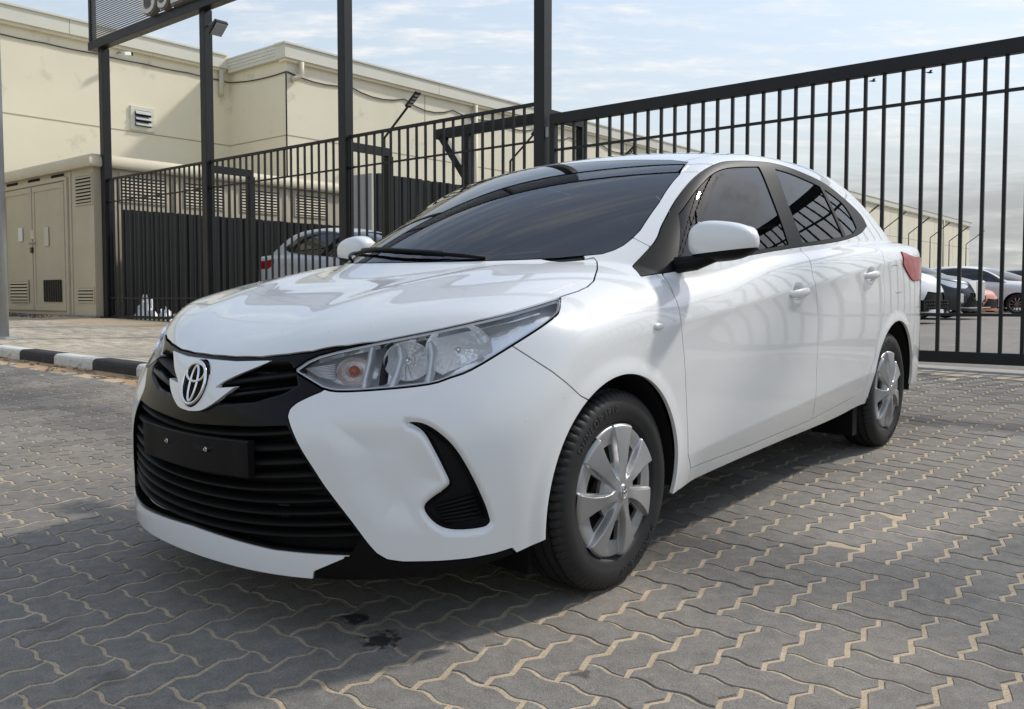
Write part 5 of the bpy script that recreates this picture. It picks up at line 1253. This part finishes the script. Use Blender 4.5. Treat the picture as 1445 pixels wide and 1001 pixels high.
for sgn in (1, -1):
    mir = np.array([1, sgn, 1]); P_ = lambda sh: sh if sgn > 0 else sh.mirror()
    md = P_(mup).obj('door_mirror', M_PAINT, car); P_(mlo).obj('mirror_base', M_BLKPL, md)
    MB().tube([Vector(np.array(p) * mir) for p in arm], [.028, .026, .024, .016], 14).build('mirror_arm', M_BLKPL, md, smooth=True)
    n = 28; Vg = [((MIR_X - .066), sgn * (MIR_Y + .005 + .088 * spw(math.cos(2 * math.pi * k / n), .6)), MIR_Z + .006 + .046 * spw(math.sin(2 * math.pi * k / n), .6)) for k in range(n)]
    MB().add(Vg, [tuple(range(n))]).build('mirror_glass', M_CHROME, md)
# ---- door handles
for h, ln in zip(HND, (.105, .100)):
    for sgn in (1, -1):
        Vb = []; Fb = []; tt = np.linspace(0, 1, 19); m = 14
        for t in tt:
            x = h[0] + ln - 2 * ln * t; x = x - .012
            yb = float(Ys(np.array(x), np.array(h[2]))); e = math.sin(math.pi * min(max(t, .0), 1)) ** .45
            rz = .003 + (.0185 - .007 * t) * e; ry = .003 + .008 * e; z = h[2] + .004 + .012 * (t - .5) - .004
            yc = yb - .010 + .036 * math.sin(math.pi * (.10 + .82 * t)) ** .8 - .006
            for k in range(m): a = 2 * math.pi * k / m; Vb.append((x, sgn * (yc + ry * math.cos(a)), z + rz * math.sin(a)))
        for i in range(len(tt) - 1):
            for k in range(m): Fb.append((i * m + k, i * m + (k + 1) % m, (i + 1) * m + (k + 1) % m, (i + 1) * m + k))
        Fb += [tuple(range(m)), tuple(range(len(Vb) - m, len(Vb)))]
        MB().add(Vb, Fb).build('door_handle', M_PAINT, car, smooth=True)
# ---- side repeater
rp = unproj([(929, 461)])[0]
for sgn in (1, -1):
    Vr, Fr = superell(12, 20, lambda la, lo: (rp[0] + .026 * spw(math.cos(la), .8) * spw(math.cos(lo), .7), sgn * (rp[1] + .009 * spw(math.cos(la), .8) * spw(math.sin(lo), .8)), rp[2] + .011 * spw(math.sin(la), .8)))
    MB().add(Vr, Fr).build('side_repeater', M_LAMPGREY, car, smooth=True)
# ---- wipers
def ws_pt(x_guess, y, lift):
    zg = float(Rg(np.array(x_guess), np.array(y))); return Vector((x_guess, y, zg + lift))
def ws_x(y, z):
    lo, hi = -.9, .6
    for _ in range(40):
        m = (lo + hi) / 2
        if float(Rg(np.array(m), np.array(y))) > z: lo = m
        else: hi = m
    return (lo + hi) / 2
for (y0, z0, y1, z1) in ((.34, .978, -.30, 1.004), (-.20, .980, -.60, 1.000)):
    pts = []; bl_ = []
    for t in np.linspace(0, 1, 11):
        y = y0 + (y1 - y0) * t; z = z0 + (z1 - z0) * min(1, t * 1.6); x = ws_x(y, z); lift = .007 + .009 * math.sin(math.pi * min(1, t * 1.2))
        pts.append(Vector((x + .4 * lift, y, z + lift)))
        if t > .15: bl_.append(Vector((ws_x(y, z + .012) + .003, y, z + .012 + .006)))
    wp = MB().tube(pts, [.006] + [.0065] * 9 + [.003], 8).build('wiper', M_BLKPL, car, smooth=True)
    MB().tube(bl_, .0055, 6).build('wiper_blade', M_RUBBER, wp, smooth=True)
# ---- cabin
def cushion(name, lo, hi, rotx=0, piv=(0, 0, 0), mt=M_SEAT, bev=.04):
    Mx = Matrix.Translation(piv) @ Matrix.Rotation(rotx, 4, 'Y') @ Matrix.Translation(tuple(-p for p in piv))
    return MB().box(lo, hi, Mx, bev=bev).build(name, mt, car)
for sgn in (1, -1):
    y = .36 * sgn
    cushion('front_seat_base', (-1.35, y - .24, .40), (-.85, y + .24, .56)); cushion('front_seat_back', (-1.48, y - .24, .52), (-1.34, y + .24, 1.12), -.28, (-1.4, 0, .55)); cushion('headrest', (-1.64, y - .12, 1.16), (-1.54, y + .12, 1.33), -.15, (-1.6, 0, 1.2), bev=.03)
cushion('rear_seat_base', (-2.2, -.62, .40), (-1.75, .62, .55)); cushion('rear_seat_back', (-2.38, -.62, .50), (-2.24, .62, 1.06), -.30, (-2.3, 0, .55))
MB().box((-.62, -.68, .60), (.05, .68, .90), bev=.06).build('dashboard', M_DASH, car); MB().box((-2.9, -.66, 1.0), (-2.4, .66, 1.06), bev=.02).build('parcel_shelf', M_DASH, car)
MB().box((-2.4, -.70, .28), (.05, .70, .30)).build('cabin_floor', M_INNER, car)
MB().tube([(-.72 - .06 * math.sin(t), .36 + .18 * math.cos(t), .88 + .17 * math.sin(t)) for t in np.linspace(0, 2 * math.pi, 33)], .014, 8, cap=False).build('steering_wheel', M_DASH, car, smooth=True)
MB().box((-.62, -.10, 1.225), (-.60, .10, 1.285), bev=.008).build('rear_view_mirror', M_DASH, car)
# ---- roof aerial
MB().tube([(-2.35, 0, 1.428), (-2.43, 0, 1.475)], [.012, .004], 8).build('roof_aerial', M_BLKPL, car, smooth=True)

# ---- drops of water on bonnet, bumper and mirrors
rg = np.random.default_rng(11); mb = MB()
src = [hood, bump, LB[2]]
for sh_, cnt in zip(src, (80, 25, 15)):
    idx = rg.choice(len(sh_.V), cnt * 3, replace=False); idx = idx[(sh_.V[idx, 0] > .1)][:cnt]
    for i in idx:
        p = sh_.V[i]; n_ = sh_.N[i]; t1 = np.cross(n_, (0, 0, 1.)); t1 /= max(np.linalg.norm(t1), 1e-6); t2 = np.cross(n_, t1); r = rg.uniform(.0012, .0030); k = 7; sg = 1 if (rg.random() < .6 or sh_ is not hood) else -1; mm_ = np.array([1, sg, 1])
        Vd = [(p + (t1 * math.cos(2 * math.pi * q / k) + t2 * math.sin(2 * math.pi * q / k)) * r * rg.uniform(.8, 1.2)) * mm_ for q in range(k)] + [(p + n_ * r * .55 + t2 * r * .15) * mm_]
        mb.add(Vd, [(q, (q + 1) % k, k) for q in range(k)])
mb.build('water_drops', M_PAINT, car, smooth=True, kind='stuff')
# =================================================================== other parked cars (built once from a coarser shell of the same family of shapes)
def coarse_shell():
    xs = np.arange(-3.70, .97, .03); ys = np.arange(-.024, .93, .024); zs = np.arange(.12, 1.53, .024); V, Q = surface_net(xs, ys, zs)
    for _ in range(2): g = gradF(V); f = Fbody(V[:, 0], V[:, 1], V[:, 2]); V = V - g * (f / np.maximum((g * g).sum(1), .05))[:, None]
    T = np.concatenate([Q[:, [0, 1, 2]], Q[:, [0, 2, 3]]]); N = tri_normals(V, T)
    if ((N * gradF(V)).sum(1) > 0).mean() < .5: T = T[:, ::-1]; N = -N
    b = Sh(V, N, T); b = b.cut(-b.V[:, 1]); b = b.cut(zb(b.V[:, 0]) - b.V[:, 2])
    for ax, az, ar in ARC: b = b.cut(ar - np.hypot(b.V[:, 0] - ax, b.V[:, 2] - az))
    w, b = b.split(f_ws, .0); r, b = b.split(f_rw, .0); d, b = b.split(f_dlo, 0.); h, b = b.split(f_hl, 0.)
    o, b = b.split(lambda Vv: np.where(Vv[:, 0] > .5, psd(OPEN)(*front(Vv)), 9.), 0.)
    t, b = b.split(f_tl, 0.)
    return dict(body=b, windshield=w, rear_window=r, side_windows=d, headlamps=h, grille=o, tail_lamps=t)
CS = coarse_shell()
M_CGLASS = mat('parked_glass', (.012, .014, .016), .05, coat=.6)
PM = {}
def pmesh(key, sh, mt, stretch):
    o = sh.obj('x', mt, None); me = o.data; bpy.data.objects.remove(o); return me
def parked(name, label, u, b, z, heading, paint, sx=1., sy=1., sz=1., group=None, front_kit=None, cat='car'):
    """heading: angle of the car's forward axis from the site u axis"""
    M4 = site_M(u, b, z) @ Matrix.Rotation(heading, 4, 'Z'); c = thing(name, label, cat, mat4=M4, group=group)
    S = np.array([sx, sy, sz]); off = np.array([1.33, 0, 0])
    def ss(sh): q = Sh((sh.V + off) * S, sh.N / S, sh.T); return q
    ss(CS['body'].both()).obj('body', paint, c)
    for k, mt in (('windshield', M_CGLASS), ('rear_window', M_CGLASS)): ss(CS[k].both()).obj(k, mt, c)
    for k, nm, mt in (('side_windows', 'side_window', M_CGLASS), ('headlamps', 'headlamp', M_LAMPGREY), ('tail_lamps', 'tail_lamp', M_RED)):
        ss(CS[k]).obj(nm, mt, c); ss(CS[k].mirror()).obj(nm, mt, c)
    ss(CS['grille'].offset(-.03).both()).obj('grille', M_BLKPL, c)
    MB().box(((-3.3 + 1.33) * sx, -.6 * sy, .2 * sz), (2.05 * sx, .6 * sy, .6 * sz)).build('chassis', M_INNER, c)
    for wx in (0, -2.55):
        for sg in (1, -1):
            w = new_obj('wheel', WL, c); w.location = ((wx + 1.33) * sx, sg * .755 * sy, .2975 * sz); w.scale = (sz, 1, sz)
            if sg < 0: w.rotation_euler = (0, 0, math.pi)
            new_obj('rim', RL, w)
    if front_kit: front_kit(c, S, off)
    return c
def lowwheel():
    n = 28; P = [(-.09, .2), (-.095, .26), (-.07, .295), (.07, .295), (.0925, .26), (.085, .205)]; Vw = [(r * math.cos(2 * math.pi * k / n), y, r * math.sin(2 * math.pi * k / n)) for k in range(n) for y, r in P]; m = len(P)
    Fw = [(k * m + i, ((k + 1) % n) * m + i, ((k + 1) % n) * m + i + 1, k * m + i + 1) for k in range(n) for i in range(m - 1)]; tyre = mesh(Vw, Fw, M_RUBBER, True, auto=40)
    Vr, Fr = [], []
    for k in range(10):
        a = 2 * math.pi * k / 10
        for t, r in ((-.12, .05), (.12, .05), (.10, .205), (-.10, .205)): Vr.append((r * math.cos(a + t), .08 - (.02 if r > .1 else 0), r * math.sin(a + t)))
        Fr.append(tuple(range(4 * k, 4 * k + 4)))
    c0 = len(Vr); Vr += [(.06 * math.cos(a), .082, .06 * math.sin(a)) for a in np.linspace(0, 2 * math.pi, 12, endpoint=False)]; Fr.append(tuple(range(c0, c0 + 12)))
    c0 = len(Vr)
    for k in range(n): a = 2 * math.pi * k / n; Vr += [(.195 * math.cos(a), .075, .195 * math.sin(a)), (.21 * math.cos(a), .083, .21 * math.sin(a))]
    Fr += [(c0 + 2 * k, c0 + 2 * ((k + 1) % n), c0 + 2 * ((k + 1) % n) + 1, c0 + 2 * k + 1) for k in range(n)]
    return tyre, mesh(Vr, Fr, mat('parked_rim', (.25, .25, .26), .3, metal=.8))
WL, RL = lowwheel()
def paintm(n, c): return mat(n, c, .3, coat=.5)
def lux_kit(c, S, off):
    MB().box((1.80 * S[0], -.27, .44), (2.215 * S[0], .27, .90), bev=.03).build('radiator_shell', M_CHROME, c)
    for i in range(11): MB().box((2.21 * S[0], -.225 + i * .042, .48), (2.222 * S[0], -.21 + i * .042, .86)).build('grille_slat', M_CHROME, c)
    for sg in (1, -1):
        MB().box((2.0 * S[0], sg * .62 - .13, .36), (2.10 * S[0], sg * .62 + .13, .60), bev=.04).build('air_intake_surround', M_CHROME, c); MB().box((2.05 * S[0], sg * .62 - .09, .40), (2.112 * S[0], sg * .62 + .09, .56)).build('air_intake', M_INNER, c)
    MB().box((2.0 * S[0], -.7, .26), (2.2 * S[0], .7, .285)).build('lower_trim', M_CHROME, c)
def honey_kit(c, S, off):
    MB().box((2.06 * S[0], -.62, .24), (2.16 * S[0], .62, .46)).build('air_dam', M_BLKPL, c)
    for i in range(9):
        for j in range(3):
            y = -.5 + i * .125 + (.06 if j % 2 else 0); MB().tube([(2.165 * S[0], y + .05 * math.cos(t), .29 + j * .065 + .032 * math.sin(t)) for t in np.linspace(0, 2 * math.pi, 7)], .006, 4, cap=False).build('mesh_cell', M_INNER, c)
PK = [('parked_car', 'white low sports car with honeycomb air dam parked behind the sedan tail', -5.4, 10.4, paintm('pk_white', (.72, .72, .72)), 1.04, 1.1, 1.12, honey_kit),
      ('parked_car', 'black luxury saloon with an upright chrome grille parked in the yard', -5.55, 14.6, paintm('pk_black', (.012, .013, .016)), 1.22, 1.14, 1.10, lux_kit),
      ('parked_car', 'orange sports car half hidden behind the black luxury saloon', -6.0, 18.4, paintm('pk_orange', (.55, .13, .04)), 1.04, 1.08, .84, None),
      ('parked_car', 'white coupe parked just beyond the orange sports car', -4.9, 21.8, paintm('pk_white2', (.70, .70, .70)), 1.10, 1.12, 1.0, None),
      ('parked_car', 'dark grey saloon parked beyond the white coupe', -3.6, 25.6, paintm('pk_grey', (.04, .042, .046)), 1.12, 1.10, .98, None),
      ('parked_car', 'black saloon furthest along the row of parked cars', -3.2, 29.4, paintm('pk_black2', (.014, .014, .016)), 1.1, 1.08, 1.0, None)]
for (nm, lab, u, b, pm, sx, sy, sz, kit) in PK:
    parked(nm, lab, u - 2.2 * sx + 2.2, b, .46, math.radians(-6), pm, sx, sy, sz, 'cars parked along the yard', kit)
parked('parked_car', 'silver hatchback parked behind the bar fence left of the bonnet', -11.3, 2.45, .48, math.radians(0), paintm('pk_silver', (.58, .60, .63)), .98, 1.03, 1.22)
